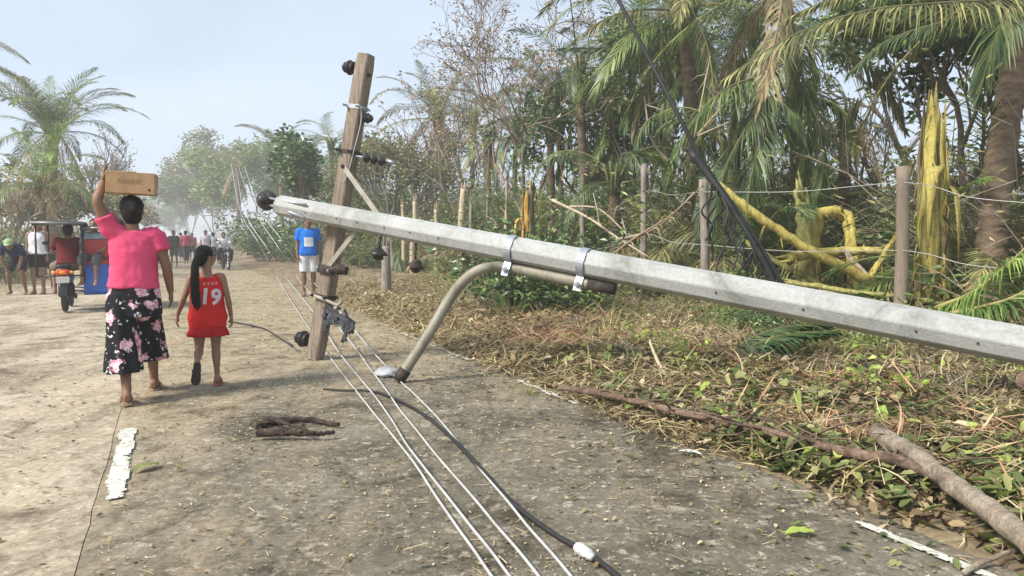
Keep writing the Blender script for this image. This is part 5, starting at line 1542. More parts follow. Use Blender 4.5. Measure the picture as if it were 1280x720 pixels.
# palm whose stem stands at the column of 985, wrapped in hanging fronds
b = gp(1000, 12.6)
p4 = palm('green-stemmed palm wrapped in drooping fronds, behind the bent yellow stems', b, W(978, -30, 12.6), .13, .11,
     [('drape', 4, 'frond'), ('hang', 3, 'frond'), ('out', 4, 'frond'), ('up', 3, 'frond_olive'), ('dead', 2, 'frond_dead')], bow=(.1, 0, 0), seed=44, group=GR_P, bark='palm_green')
for k, (pts, mk) in enumerate([([W(985, 20, 12.5), W(1000, 80, 12.2), W(1010, 150, 12.1), W(1004, 230, 12.1)], 'frond'),
                               ([W(980, 30, 12.5), W(960, 90, 12.0), W(955, 160, 11.9), W(965, 235, 11.9)], 'frond_olive'),
                               ([W(990, 90, 12.4), W(1018, 140, 12.0), W(1030, 200, 11.9), W(1022, 260, 11.9)], 'frond'),
                               ([W(980, 110, 12.4), W(940, 150, 11.8), W(905, 215, 11.7), W(890, 290, 11.6)], 'frond_dark'),
                               ([W(980, 130, 12.4), W(950, 180, 11.6), W(935, 250, 11.5), W(930, 330, 11.4)], 'frond_dark'),
                               ([W(975, 90, 12.4), W(910, 110, 11.9), W(860, 160, 11.8), W(835, 230, 11.7)], 'frond'),
                               ([W(985, 60, 12.4), W(1050, 60, 12.0), W(1100, 100, 12.0), W(1130, 160, 12.0)], 'frond_olive')]):
    curve_frond(p4, pts, .8, 105, .8, [BM['petiole_dull'], LM[mk]], 20 + k, width=.048)
# straw-brown dead palm right of it
b = gp(1052, 13.5)
p5 = palm('palm with straw-coloured dead fronds hanging round its head, right of the green-stemmed palm', b, W(1058, 150, 13.5), .12, .10,
     [('dead', 6, 'frond_dead'), ('hang', 4, 'frond_olive'), ('thin', 3, 'frond_olive')], seed=55, scale=.55, group=GR_P)
# tall palm at column 858
b = gp(868, 15)
p3 = palm('tall palm with a thick brown head, tallest over the middle of the fallen pole', b, W(855, 20, 15), .17, .15,
     [('out', 4, 'frond_olive'), ('up', 3, 'frond_olive'), ('blown', 3, 'frond_dark'), ('low', 4, 'frond_olive'), ('hang', 4, 'frond'), ('dead', 2, 'frond_olive')], bow=(.1, 0, 0), seed=33, group=GR_P, wind=math.pi * .95, wind_k=.35)
curve_frond(p3, [W(855, 15, 15), W(810, 12, 14.4), W(760, 22, 14.1), W(715, 52, 14)], .8, 90, .75, [BM['petiole_dull'], LM['frond_olive']], 41)
curve_frond(p3, [W(855, 25, 15), W(820, 40, 14.3), W(775, 58, 14.1), W(700, 60, 14)], .8, 90, .8, [BM['petiole_dull'], LM['frond_dark']], 42)
curve_frond(p3, [W(860, 20, 15), W(880, 60, 14.5), W(886, 120, 14.3), W(870, 190, 14.2)], .7, 80, .9, [BM['petiole_dull'], LM['frond']], 43)
# thin dark palm at column 727
b = gp(735, 18)
p2 = palm('slim dark palm with black drooping fronds, left of the tall palm', b, W(724, 88, 18), .12, .10,
     [('low', 4, 'frond_dark'), ('hang', 3, 'frond_dark'), ('thin', 4, 'frond_dark'), ('up2', 2, 'frond_dark')], seed=22, scale=.62, group=GR_P, bark='palm', wind=math.pi, wind_k=.6)
p2b = palm('smaller dark palm below the slim dark palm, its fronds curling left', gp(690, 19), W(688, 165, 19), .10, .09,
     [('low', 4, 'frond_dark'), ('out2', 3, 'frond_dark'), ('hang', 3, 'frond_dark')], seed=23, scale=.5, group=GR_P, wind=math.pi, wind_k=.5)
# hazy palm at column 545
p1 = palm('hazy olive palm with ragged raised fronds, left of the bare tree', gp(560, 34), W(548, 150, 34), .2, .16,
     [('up', 4, 'frond_olive'), ('up2', 3, 'frond_olive'), ('out', 5, 'frond_olive'), ('low', 3, 'frond_olive'), ('dead', 4, 'frond_dead')], seed=11, scale=1.05, group=GR_P)
palm('short broken-headed palm behind the bare tree', gp(612, 27), W(610, 185, 27), .11, .10, [('out2', 4, 'frond_olive'), ('hang', 4, 'frond_olive'), ('dead', 4, 'frond_dead')], seed=12, scale=.8, group=GR_P)
palm('pale palm with fronds blown left, far along the right side of the road', gp(352, 46), W(352, 190, 46), .16, .13,
     [('blown', 4, 'frond_olive'), ('up2', 4, 'frond_olive'), ('thin', 3, 'frond_olive')], seed=13, scale=.85, group=GR_P, wind=math.pi, wind_k=.4)
palm('small palm showing just left of the crossarm top brace', gp(414, 40), W(414, 180, 40), .15, .13, [('blown', 3, 'frond_olive'), ('out', 4, 'frond'), ('low', 3, 'frond')], seed=14, scale=.85, group=GR_P)
# more palms deep in the grove
palm('grove palm with a full green head between the slim and the tall palm', gp(795, 21), W(790, 75, 21), .11, .10, [('out', 5, 'frond'), ('low', 5, 'frond_dark'), ('up', 3, 'frond'), ('hang', 3, 'frond_olive')], seed=15, scale=.95, group=GR_P)
palm('grove palm with dark hanging fronds behind the cable bundle', gp(915, 17), W(922, 95, 17), .11, .10, [('out', 4, 'frond'), ('drape', 5, 'frond_dark'), ('low', 4, 'frond'), ('hang', 3, 'frond_olive')], seed=16, scale=.9, group=GR_P)
palm('broken low palm with fronds folded to the ground behind the fence', gp(925, 13.2), W(915, 185, 13.2), .15, .13, [('drape', 6, 'frond_dark'), ('broken', 5, 'frond'), ('hang', 4, 'frond_dark')], seed=17, scale=.72, group=GR_P, bark='palm_green')
palm('low dark palm in the thicket under the grove palms', gp(770, 16), W(768, 225, 16), .13, .11, [('drape', 5, 'frond_dark'), ('low', 4, 'frond_dark'), ('out', 3, 'frond')], seed=18, scale=.6, group=GR_P)
for k, (px, Y, py, sc, mk, lb) in enumerate([(705, 23, 130, .75, 'frond', 'battered green palm just left of the slim dark palm'), (762, 19, 150, .7, 'frond_bright', 'battered pale green palm right of the slim dark palm'),
        (826, 18, 110, .75, 'frond', 'battered palm left of the cable bundle, leaning fronds'), (880, 20, 60, .8, 'frond_bright', 'battered bright palm behind the cable bundle'),
        (640, 27, 165, .75, 'frond', 'battered palm standing behind the bare tree'), (945, 21, 40, .8, 'frond', 'battered palm with torn head behind the green-stemmed palm'), (585, 30, 150, .8, 'frond', 'battered palm between the hazy palm and the bare tree')]):
    palm(lb, gp(px, Y), W(px + (-8, 6, 10, -6, 5, -4, 8)[k], py, Y), .10, .085, [('up2', 3, mk), ('blown', 3, mk), ('out', 3, 'frond'), ('thin', 3, mk), ('broken', 2, 'frond_olive'), ('hang', 2, mk), ('dead', 2, 'frond_dead')], seed=500 + k, scale=sc, group=GR_P, bark='palm_green', wind=math.pi, wind_k=.35)
# bare tree with reddish twigs
bt = tree('bare tree with reddish twigs spread against the sky, above the lamp arm', gp(655, 19.5), 7.0, .09, depth=7, spread=.72, kids=(2, 3), leaves=2200, leaf=(.10, .05), lm='leaf_dry', bark='redtwig', seed=5, lean=(-.1, 0), first=.27, up=.05, clump=.12, name='bare_tree', shrink=.76, minr=.0065)
tree('second bare tree leaning left, twigs pointing up beside the hazy palm', gp(605, 24), 5.6, .07, depth=5, spread=.5, kids=(2, 3), leaves=500, leaf=(.10, .05), lm='leaf_dry', bark='redtwig', seed=9, lean=(-.25, 0), first=.3, up=.08, clump=.12, name='bare_tree', shrink=.78, minr=.007)
tree('grey bare tree standing in the bright gap right of the yellow stems', gp(1088, 14.5), 3.9, .07, depth=5, spread=.6, kids=(2, 3), bark='greybark', seed=3, first=.42, name='bare_tree', minr=.008)
tree('grey-twigged olive tree behind the crossarm', gp(492, 26), 5.0, .10, depth=5, spread=.6, kids=(2, 4), leaves=4200, leaf=(.14, .06), lm='frond_olive', bark='greybark', seed=8, name='bare_tree', minr=.01)
tree('leafless tree between the crossarm and the hazy palm', gp(530, 30), 5.6, .10, depth=5, spread=.6, kids=(2, 4), leaves=2600, leaf=(.12, .06), lm='leaf_dry', bark='greybark', seed=18, name='bare_tree', minr=.011)
# dark broadleaf at the right
tree('dark glossy broadleaf tree filling the right side above the split yellow stem', gp(1210, 11.5), 5.4, .10, depth=5, spread=.75, kids=(3, 3), leaves=9000, leaf=(.15, .09), lm='leaf_dark', bark='bark', seed=30, lean=(-.05, 0), first=.34, clump=.32, name='broadleaf_tree', group='broadleaf trees')
tree('sparse broadleaf tree behind the straw-coloured palm, leaves in separate clumps', gp(1135, 16.5), 7.0, .08, depth=5, spread=.7, kids=(2, 3), leaves=1700, leaf=(.16, .10), lm='leaf_dark', bark='bark', seed=35, first=.42, clump=.22, name='broadleaf_tree', group='broadleaf trees')
tree('dark broadleaf tree partly cut by the right edge of the photo', gp(1330, 11.0), 5.2, .12, depth=5, spread=.75, kids=(3, 3), leaves=7000, leaf=(.15, .09), lm='leaf_dark', bark='bark', seed=31, first=.3, clump=.34, name='broadleaf_tree', group='broadleaf trees')
tree('light green leafy tree between the cable and the tall palm', gp(815, 17.5), 5.6, .08, depth=5, spread=.6, kids=(2, 3), leaves=4200, leaf=(.14, .07), lm='leaf', bark='bark', seed=32, first=.35, clump=.3, name='broadleaf_tree', group='broadleaf trees')
tree('dark dense tree with a pointed crown just left of the crossarm', gp(398, 31), 5.0, .14, depth=5, spread=.6, kids=(3, 3), leaves=7000, leaf=(.26, .14), lm='leaf_dark', bark='bark', seed=36, first=.25, clump=.5, name='broadleaf_tree', group='broadleaf trees')
tree('dark leafy tree behind the slim dark palm', gp(742, 20), 4.4, .09, depth=5, spread=.65, kids=(3, 3), leaves=4200, leaf=(.18, .09), lm='leaf_dark', bark='bark', seed=37, first=.3, clump=.36, name='broadleaf_tree', group='broadleaf trees')
# split yellow stem (its bark torn off in strips)
def split_stem(label, base, H, r, mkeys, n, seed, lean=(0, 0)):
    rng = random.Random(seed)
    root = thing('broken_stem', label, 'tree stump', base)
    ringed_trunk(trunk_pts(Vector((0, 0, -.1)), Vector((lean[0], lean[1], H * .62)), (0, 0, 0), 10), r, r * .75, flare=1.2, seed=seed).build('core', BM['palm'], root)
    for i in range(n):
        a = i * 2 * math.pi / n + rng.uniform(-.25, .25)
        d = Vector((math.cos(a), math.sin(a), 0))
        sd = Vector((-math.sin(a), math.cos(a), 0))
        z0 = H * rng.uniform(.0, .3); z1 = H * rng.choice([rng.uniform(.88, 1.0), rng.uniform(.8, 1.0), rng.uniform(.45, .8)])
        pts = []; drift = rng.uniform(-.5, .5)
        for k in range(11):
            t = k / 10
            z = lerp(z0, z1, t)
            off = r * (1.0 + .10 * math.sin(t * 6 + i * 1.7)) * (1 - .30 * t) + (max(0, t - .75) * rng.uniform(-.1, .5) * r)
            q = d * off + sd * drift * r * t + Vector((lean[0], lean[1], 0)) * (z / H / .62); q.z = z
            pts.append(q + rand_dir(rng) * .014)
        if i % 4 == 3:                     # this strip has peeled away and folds over
            o_ = rng.uniform(.6, 1.0)
            pts = pts[:7] + [pts[6] + d * .10 * o_ + Vector((0, 0, .12)), pts[6] + d * .18 * o_ + Vector((0, 0, .04)), pts[6] + d * .23 * o_ - Vector((0, 0, .35 * o_)), pts[6] + d * .25 * o_ - Vector((0, 0, 1.0 * o_))]
        wd = r * rng.uniform(.45, .72)
        m_ = len(pts)
        mb = MB()
        mb.tube(pts, [wd * (.75 + .25 * math.sin(k * 1.3 + i)) * (1 if k < m_ - 3 else (.8, .55, .1)[k - m_ + 3]) for k in range(m_)], 6, squash=.2, up=d)
        for f_ in range(3):                # loose fibres
            p_ = pts[rng.randint(2, m_ - 2)]
            mb.tube([p_, p_ + d * .05 + sd * rng.uniform(-.05, .05) - Vector((0, 0, .1)), p_ + d * .08 + sd * rng.uniform(-.1, .1) - Vector((0, 0, rng.uniform(.2, .45)))], [.012, .009, .003], 4)
        mb.build('bark_strip', BM[rng.choice(mkeys) if z0 > H * .1 or i % 2 else 'petiole_dead'], root)
    return root
split_stem('tall split yellow stem with torn bark strips, left of the brown coconut trunk', gp(1166, 9.3), 3.15, .17, ['yellow', 'yellow', 'yellow', 'yellow_green'], 18, 3, (.0, .05))
split_stem('orange-yellow split stump in the thicket above the left pole clamp', gp(658, 17.2), 2.5, .16, ['orange', 'orange', 'yellow', 'yellow_green'], 12, 4)
# bent yellow stems lying over each other by the fence
def stem(name, label, pts, r, mk, cat, group=None, n=9, knots=True, parent=None, seed=0, taper=.8):
    rng = random.Random(seed)
    q = []
    for i in range(len(pts) - 1):
        for k in range(6): q.append(lerp(Vector(pts[i]), Vector(pts[i + 1]), k / 6) + rand_dir(rng) * r * .16)
    q.append(Vector(pts[-1]))
    mb = MB()
    mb.tube(q, [r * lerp(1, taper, i / (len(q) - 1)) * (1 + rng.uniform(-.13, .1)) for i in range(len(q))], n, squash=.72)
    for e, d in ((q[0], q[0] - q[2]), (q[-1], q[-1] - q[-3])):       # splintered ends
        d = d.normalized()
        for j in range(6):
            s = rand_dir(rng) * r * .6
            mb.tube([e - d * .12 + s, e + s * 1.2 + d * rng.uniform(.03, .22)], [r * .34, .005], 4)
    for j in range(5):                                               # torn fibres
        a = q[rng.randint(1, len(q) - 2)]; s = rand_dir(rng) * r
        mb.tube([a + s * .8, a + s * 1.6 - Vector((0, 0, .06)), a + s * 2.2 - Vector((0, 0, rng.uniform(.15, .4)))], [.012, .009, .004], 4)
    o = mb.build(name, BM[mk])
    return tag(o, label, cat, group)
ys = 'yellow palm stems broken by the fence'
stem('palm_log', 'long yellow stem slanting down from the black cable bundle to the ground', [W(905, 238, 10.3), W(945, 270, 10.2), W(1000, 305, 10.1), W(1050, 332, 10.0), W(1096, 356, 9.9)], .085, 'yellow', 'fallen stem', ys, seed=1, taper=1.15)
stem('palm_log', 'upright yellow-green broken stem, leftmost of the yellow tangle', [gp(1012, 10.6), W(1010, 330, 10.6), W(1005, 280, 10.6), W(1000, 236, 10.6)], .125, 'yellow_green', 'fallen stem', ys, seed=2)
stem('palm_log', 'yellow stem bent over at the top like a hoop', [gp(1022, 10.9), W(1018, 300, 10.9), W(1022, 268, 10.8), W(1040, 264, 10.7), W(1058, 270, 10.7), W(1064, 300, 10.6), W(1066, 340, 10.6), W(1066, 385, 10.6)], .10, 'yellow', 'fallen stem', ys, seed=3, taper=.95)
stem('palm_log', 'level yellow stem lying across the upright ones, ending at the fence post', [W(985, 322, 10.4), W(1040, 314, 10.35), W(1080, 314, 10.3), W(1116, 315, 10.25)], .09, 'yellow', 'fallen stem', ys, seed=4, taper=1.0)
stem('palm_log', 'short splayed yellow stalk leaning on the fence post', [W(1078, 365, 9.9), W(1095, 335, 9.95), W(1112, 306, 10.0)], .05, 'yellow', 'fallen stem', ys, seed=5)
stem('palm_log', 'short pale stalk crossing under the level yellow stem', [W(1062, 322, 10.0), W(1085, 345, 9.9), W(1106, 372, 9.85)], .045, 'pale', 'fallen stem', ys, seed=6)
stem('palm_log', 'low yellow-brown stem in the shade under the long slanting one', [W(945, 310, 10.8), W(985, 335, 10.6), W(1020, 352, 10.5), W(1050, 372, 10.4)], .06, 'yellow_green', 'fallen stem', ys, seed=7)
stem('palm_log', 'pale green stem lying along the ground towards the right edge', [W(985, 352, 10.0), W(1060, 364, 9.6), W(1140, 372, 9.2), W(1205, 384, 8.9)], .05, 'yellow_green', 'fallen stem', ys, seed=8)
# broken pale stumps and bare poles standing in the thicket
for k, (px, Y, top, r, mk, lb) in enumerate([
        (577, 22, 236, .12, 'pale', 'broad pale stump with a splintered top'), (592, 21, 256, .06, 'greybark', 'short grey dead stem beside the broad pale stump'),
        (630, 20, 226, .05, 'pale', 'thin pale dead stem left of the orange stump'), (612, 22, 243, .05, 'greybark', 'thin grey dead stem between two pale ones'),
        (677, 17.5, 250, .07, 'yellow_green', 'olive stump right of the orange one'), (482, 15.5, 308, .10, 'greybark', 'grey weathered post seen under the pole by the crossarm'),
        (516, 24, 252, .09, 'pale', 'pale stump just right of the crossarm brace'), (730, 16, 218, .055, 'greybark', 'bare pale trunk above the right pole clamp'),
        (505, 25, 256, .07, 'pale', 'slim pale stump leaning beside the crossarm brace'), (545, 23, 262, .08, 'pale', 'cream stump near the hazy palm foot')]):
    b = gp(px, Y); rng = random.Random(k)
    tp = W(px + rng.uniform(-4, 4), top, Y)
    q = [b - Vector((0, 0, .1)), lerp(b, tp, .35) + rand_dir(rng) * .04, lerp(b, tp, .7) + rand_dir(rng) * .04, tp]
    mb = MB(); c = catmull(q, 5)
    mb.tube(c, [r * lerp(1.15, .8, i / (len(c) - 1)) for i in range(len(c))], 8)
    for j in range(5):
        a = j * 1.3; s = Vector((math.cos(a), math.sin(a), 0)) * r * .5
        mb.tube([tp - Vector((0, 0, .12)) + s, tp + s * 1.2 + Vector((0, 0, rng.uniform(.05, .3)))], [r * .35, .006], 4)
    o = mb.build('dead_stem', BM[mk])
    tag(o, lb, 'tree stump', 'dead stems standing in the thicket')
# ------------------------------------------------------------------ wire fence
fence = thing('wire_fence', 'wire fence on weathered wooden posts along the right verge', 'fence', gp(882, 11.2))
fp = [(1300, 7.6, 235, .075), (1127, 9.0, 208, .075), (882, 11.2, 224, .065), (803, 13.6, 205, .06), (730, 16.3, 268, .06)]
tops = []
for k, (px, Y, top, r) in enumerate(fp):
    b = gp(px, Y); tp = W(px + (2 if k % 2 else -3), top, Y)
    q = catmull([b - Vector((0, 0, .2)), lerp(b, tp, .5) + Vector((.015, 0, 0)), tp], 5)
    mb = MB(); mb.tube(q, [r * (1.1 - .012 * i + .02 * math.sin(i * 2.1)) for i in range(len(q))], 9)
    mb.build('post', BM['greybark'] if k != 1 else mat('bare_post', [(0.22, 0.17, 0.125), (0.34, 0.27, 0.2)], 6, .9, .4, 30, stretch=(4, 4, .6)), fence, world=True)
    tops.append((b, tp))
for f in (.90, .50):
    pts = []
    for i, (b, tp) in enumerate(tops):
        p = lerp(b, tp, f if i != 3 or f < .9 else .8) - Vector((0, .09, 0))
        if i: pts.append((pts[-1] + p) / 2 - Vector((0, 0, .05)))
        pts.append(p)
    mb = MB(); mb.tube(catmull(pts, 6), .0048, 4)
    mb.build('fence_wire', mat('fence_wire', [(0.42, 0.40, 0.38), (0.6, 0.58, 0.55)], 5, .5, 0, metal=.3), fence, world=True)

# ------------------------------------------------------------------ thicket: shrubs, brush, fallen fronds
rng = random.Random(77)
def thick(n, keys, u0, u1, v0, v1, s0, s1, label, group, pxr=None, zs=(.8, 1.2), avoid=None):
    c = 0
    for _ in range(n * 6):
        if c >= n: break
        u, v = rng.uniform(u0, u1), rng.uniform(v0, v1)
        p = R(u, v)
        if p.y < 2: continue
        px = 640 + FPX * p.x / p.y
        if px > 1360 or px < -80 or (pxr and not (pxr[0] < px < pxr[1])): continue
        if avoid and avoid[0] < px < avoid[1]: continue
        p.z = ground_h(p) - .02
        shrub(rng.choice(keys) + str(rng.randint(0, 2)), p, rng.uniform(s0, s1), label + ', ' + zone(p), group, rng=rng, zs=rng.uniform(*zs))
        c += 1
thick(60, ['dead', 'tangle', 'dead'], 8.2, 13, 2, 40, .9, 1.6, 'dead brown brush behind the fence', 'dead brush behind the fence', avoid=(965, 1190))
thick(34, ['dark', 'leafy', 'dark'], 8.0, 13, 2, 40, .9, 1.5, 'low green bush behind the fence', 'leafy bushes behind the fence', avoid=(965, 1190))
thick(14, ['sword'], 8.2, 12, 4, 28, .8, 1.3, 'sword-leaved clump behind the fence', 'long-leaved clumps behind the fence', avoid=(965, 1190))
thick(30, ['vine', 'canes', 'vine'], 8.8, 13.5, 5, 45, .75, 1.15, 'tall brown cane tangle in the grove', 'tall cane tangles in the grove', avoid=(940, 1215))
thick(40, ['tall'], 8.8, 13, 4, 40, .7, 1.1, 'tall light green leafy bush in the grove', 'tall leafy bushes in the grove', avoid=(940, 1215))
thick(34, ['dead', 'tangle', 'leafy'], 6.5, 12, 20, 60, 1.0, 1.9, 'mixed brush along the far right roadside', 'brush along the far right roadside')
thick(26, ['dark', 'leafy', 'tangle'], 12, 20, 8, 60, 1.4, 2.4, 'tall bush deep in the grove', 'tall bushes deep in the grove', avoid=(1050, 1130))
thick(28, ['grass'], 4.4, 8.2, 4, 22, .5, 1.1, 'tuft of half-dry grass on the right verge', 'grass tufts on the right verge')
thick(9, ['lime'], 3.6, 6.5, .4, 9, .4, .7, 'small lime-green seedling in the cut brush', 'lime seedlings in the cut brush')
thick(12, ['tall', 'vine', 'canes'], 10.6, 13.5, 4, 20, .7, 1.0, 'tall bush standing behind the yellow tangle', 'tall bushes behind the yellow tangle', pxr=(930, 1050))
thick(8, ['tall', 'vine', 'dark'], 10.6, 13, 3, 12, .7, 1.0, 'tall bush standing behind the split yellow stem', 'tall bushes behind the split yellow stem', pxr=(1130, 1230))
thick(30, ['tall', 'tall', 'vine'], 13, 21, 8, 60, 1.1, 1.6, 'tall pale green bush far back in the grove', 'tall bushes far back in the grove', avoid=(1045, 1125))
thick(16, ['tall', 'vine', 'tall'], 7.5, 12, 24, 44, 1.15, 1.6, 'full olive bush beyond the crossarm', 'full olive bushes beyond the crossarm', pxr=(330, 570))
# young palms without a trunk: rosettes of fronds that fill the understorey
def rosette(label, base, n, scale, mks, seed, keys=('up', 'up2', 'out', 'out2', 'low', 'drape', 'broken', 'thin')):
    rg = random.Random(seed)
    root = thing('young_palm', label, 'palm', base, 0, 'young palms in the grove understorey')
    mb = MB()
    for i in range(5):
        a = i * 1.26
        mb.tube([V3(0, 0, -.1), V3(math.cos(a) * .05, math.sin(a) * .05, .25), V3(math.cos(a) * .12, math.sin(a) * .12, .5)], [.08, .06, .03], 6)
    mb.build('stem', BM['palm_green'], root)
    for i in range(n):
        az = i * 2.4 + rg.uniform(-.4, .4)
        mk = rg.choice(mks)
        put_frond(root, rg.choice(keys), V3(0, 0, rg.uniform(.1, .4)), az, [BM['petiole_dead'] if mk == 'frond_dead' else BM['petiole'], LM[mk]], scale * rg.uniform(.75, 1.15), rg.uniform(-.2, .25), rg.uniform(-.4, .4))
    return root
def V3(*a): return Vector(a)
ros = [(455, 30, .85), (520, 27, .85), (575, 24, .8), (620, 22, .8), (700, 20, .85), (745, 17.5, .8), (785, 15.5, .85), (820, 14.5, .85), (850, 13.6, .85), (895, 12.8, .9), (935, 12.2, .9), (965, 13.5, .95), (1015, 13.4, .75), (1145, 12.5, .7), (1195, 10.6, .8), (1245, 10.2, .9), (840, 19, 1.1), (900, 18, 1.1), (760, 22, 1.1), (1290, 9.4, .8), (660, 25, 1.0), (420, 36, .9), (375, 42, .9), (1030, 16, .9)]
for k, (px, Y, sc) in enumerate(ros):
    b_ = gp(px, Y)
    rosette('young palm tuft %s, %s' % ('close behind the fence' if Y * (RN.x * (px - 640) / FPX + RN.y) < 10 else 'deeper in the grove', zone(b_)), b_, 9, sc, [['frond', 'frond_olive', 'frond_dead'], ['frond', 'frond_dark', 'frond_olive'], ['frond_olive', 'frond', 'frond_bright']][k % 3], 900 + k)
thick(44, ['dead', 'tangle'], 3.5, 7.4, .5, 14, .35, .6, 'flattened heap of cut twigs on the right verge', 'flattened twig heaps on the right verge', zs=(.22, .4))
thick(14, ['leafy', 'dark', 'leafy'], 5.6, 7.9, 1.5, 12, .3, .55, 'low green bush on the verge between pole and fence', 'low bushes between pole and fence')
# dark glossy shrub under the lamp arm
for k, (px, Y, s, key) in enumerate([(628, 11.6, .95, 'dark0'), (662, 11.2, 1.0, 'dark1'), (700, 10.9, .95, 'dark2'), (735, 10.6, .75, 'leafy0')]):
    p = gp(px, Y)
    shrub(key, p, s, ['dark glossy bush under the pole, leftmost of the four by the lamp arm', 'dark glossy bush under the pole, second of four from the lamp arm', 'dark glossy bush under the right pole clamp, third of four', 'green bush under the pole, just right of the right clamp'][k], 'bushes under the pole by the lamp arm', rng=rng)
# fallen fronds lying about
LYL = 'fallen palm frond behind the fence'
for k in range(26):
    u, v = rng.uniform(7.6, 11.5), rng.uniform(3.5, 24)
    p = R(u, v)
    px = 640 + FPX * p.x / p.y
    if px > 1340 or 1050 < px < 1125: continue
    p.z = ground_h(p) + rng.uniform(.05, .5)
    o = put_frond(None, rng.choice(['flat', 'low', 'broken', 'out2']), p, rng.uniform(0, 6.28), [BM['petiole'], LM[rng.choice(['frond_olive', 'frond_dead', 'frond', 'frond_dark'])]], rng.uniform(.45, .75), rng.uniform(-.4, .3), rng.uniform(-.6, .6), 'fallen_frond')
    tag(o, LYL + ', ' + zone(p), 'palm frond', 'fallen fronds behind the fence')
ff = thing('fallen_frond', 'bright green frond lying on the ground at the right edge, beyond the pole', 'palm frond', gp(1230, 7.6))
curve_frond(ff, [W(1170, 385, 7.6), W(1215, 366, 7.3), W(1255, 335, 7.0), W(1300, 292, 6.8)], .62, 85, .9, [BM['petiole'], LM['frond_bright']], 71, width=.055)
curve_frond(ff, [W(1190, 392, 7.2), W(1225, 384, 7.0), W(1265, 372, 6.8), W(1310, 345, 6.7)], .5, 70, .8, [BM['petiole'], LM['frond']], 171, width=.055)
ff = thing('fallen_frond', 'dark green frond heap on the verge just below the pole', 'palm frond', gp(965, 7.6))
curve_frond(ff, [W(912, 440, 6.7), W(945, 420, 6.7), W(985, 408, 6.8), W(1035, 404, 6.9)], .48, 95, .7, [BM['petiole_dull'], LM['frond_dark']], 72, width=.075, r0=.014)
curve_frond(ff, [W(920, 446, 6.5), W(955, 426, 6.5), W(1000, 416, 6.6), W(1045, 414, 6.7)], .42, 90, .6, [BM['petiole_dull'], LM['leaf_dark']], 73, width=.075, r0=.014)
ff = thing('fallen_frond', 'pale dry branch of frond lying over the brush left of the fence post', 'palm frond', gp(800, 11))
curve_frond(ff, [W(745, 335, 11), W(790, 300, 10.8), W(840, 268, 10.7), W(880, 230, 10.6)], .35, 30, .9, [BM['petiole_dead'], LM['frond_dead']], 74, miss=.5)
# bare snapped limbs in the thicket
for k, (pts, r, lb) in enumerate([
        ([W(690, 250, 14), W(735, 272, 13.5), W(770, 296, 13), W(812, 322, 12.5)], .03, 'pale limb arching down to the pole, left of the fence posts'),
        ([W(712, 258, 14.2), W(750, 262, 13.8), W(790, 300, 13.2)], .022, 'thin pale limb crossing another above the right clamp'),
        ([W(770, 300, 12), W(810, 290, 11.8), W(845, 265, 11.6), W(868, 240, 11.5)], .035, 'crooked brown limb between the two middle fence posts'),
        ([W(872, 168, 12.5), W(905, 130, 12.6), W(925, 100, 12.7)], .018, 'thin yellow limb pointing up beside the cable bundle'),
        ([W(872, 170, 12.5), W(915, 152, 12.4), W(950, 146, 12.4)], .018, 'thin yellow limb pointing right beside the cable bundle'),
        ([W(868, 172, 12.5), W(880, 110, 12.5), W(888, 70, 12.6)], .016, 'thin upright pale limb left of the cable bundle splice'),
        ([W(838, 205, 12.5), W(815, 175, 12.6), W(805, 120, 12.8)], .03, 'grey snapped limb left of the cable bundle')]):
    mb = MB(); q = catmull(pts, 5); rr = random.Random(k)
    mb.tube(q, [r * lerp(1, .5, i / (len(q) - 1)) for i in range(len(q))], 5)
    for j in range(4):
        a = q[rr.randint(3, len(q) - 2)]; d = (rand_dir(rr) + Vector((0, 0, .3))) * rr.uniform(.2, .5)
        mb.tube([a, a + d * .5 + rand_dir(rr) * .04, a + d], [r * .5, r * .4, r * .2], 4)
    tag(mb.build('snapped_limb', BM['pale'] if k in (0, 1, 3, 4, 5) else BM['twig']), lb, 'branch', 'snapped limbs in the thicket')

# ------------------------------------------------------------------ far end of the road and left side
GR_F = 'hazy trees at the far end of the road'
fl = ['tall hazy feathery tree at the end of the road, right of the woman', 'hazy grey-green tree right of the feathery one', 'wide hazy tree behind the far people',
      'hazy tree above the parked far motorcycle', 'pale hazy tree nearest the pole tip', 'low hazy tree closing the end of the road', 'low hazy tree left of the road end', 'hazy tree behind the tricycle roof']
for k, (px, Y, H, sp, lm, dep) in enumerate([(238, 62, 6.6, .5, 'leaf', 5), (268, 66, 6.9, .6, 'frond_olive', 5), (290, 56, 8.0, .6, 'frond_olive', 5), (318, 48, 6.6, .65, 'leaf', 5), (345, 42, 5.2, .65, 'leaf', 5),
                                             (222, 95, 6.2, .7, 'leaf', 4), (196, 100, 5.2, .7, 'frond_olive', 4), (165, 80, 6.0, .7, 'frond_olive', 4)]):
    Y, H = Y * 1.75, H * 1.75
    tree(fl[k], gp(px, Y), H, .16, depth=dep, spread=sp, kids=(3, 3), leaves=6500, leaf=(.55, .22), lm=lm, bark='greybark', seed=100 + k, first=.12, clump=1.1, name='hazy_tree', group=GR_F, minr=.015)
palm('hazy windblown palm above the far people', gp(300, 70), W(296, 212, 70), .2, .17, [('blown', 5, 'frond_olive'), ('up2', 4, 'frond_olive'), ('dead', 3, 'frond_dead')], seed=19, scale=1.1, wind=math.pi, wind_k=.6)
thick(26, ['leafy', 'dark', 'dead'], 4.5, 9, 34, 80, 1.3, 2.4, 'far bush right of the road', 'far bushes right of the road')
thick(18, ['leafy', 'tangle', 'dead'], -9, -4.6, 45, 100, 1.3, 2.2, 'far bush left of the road end', 'far bushes left of the road')
GR_L = 'coconut palms left of the road'
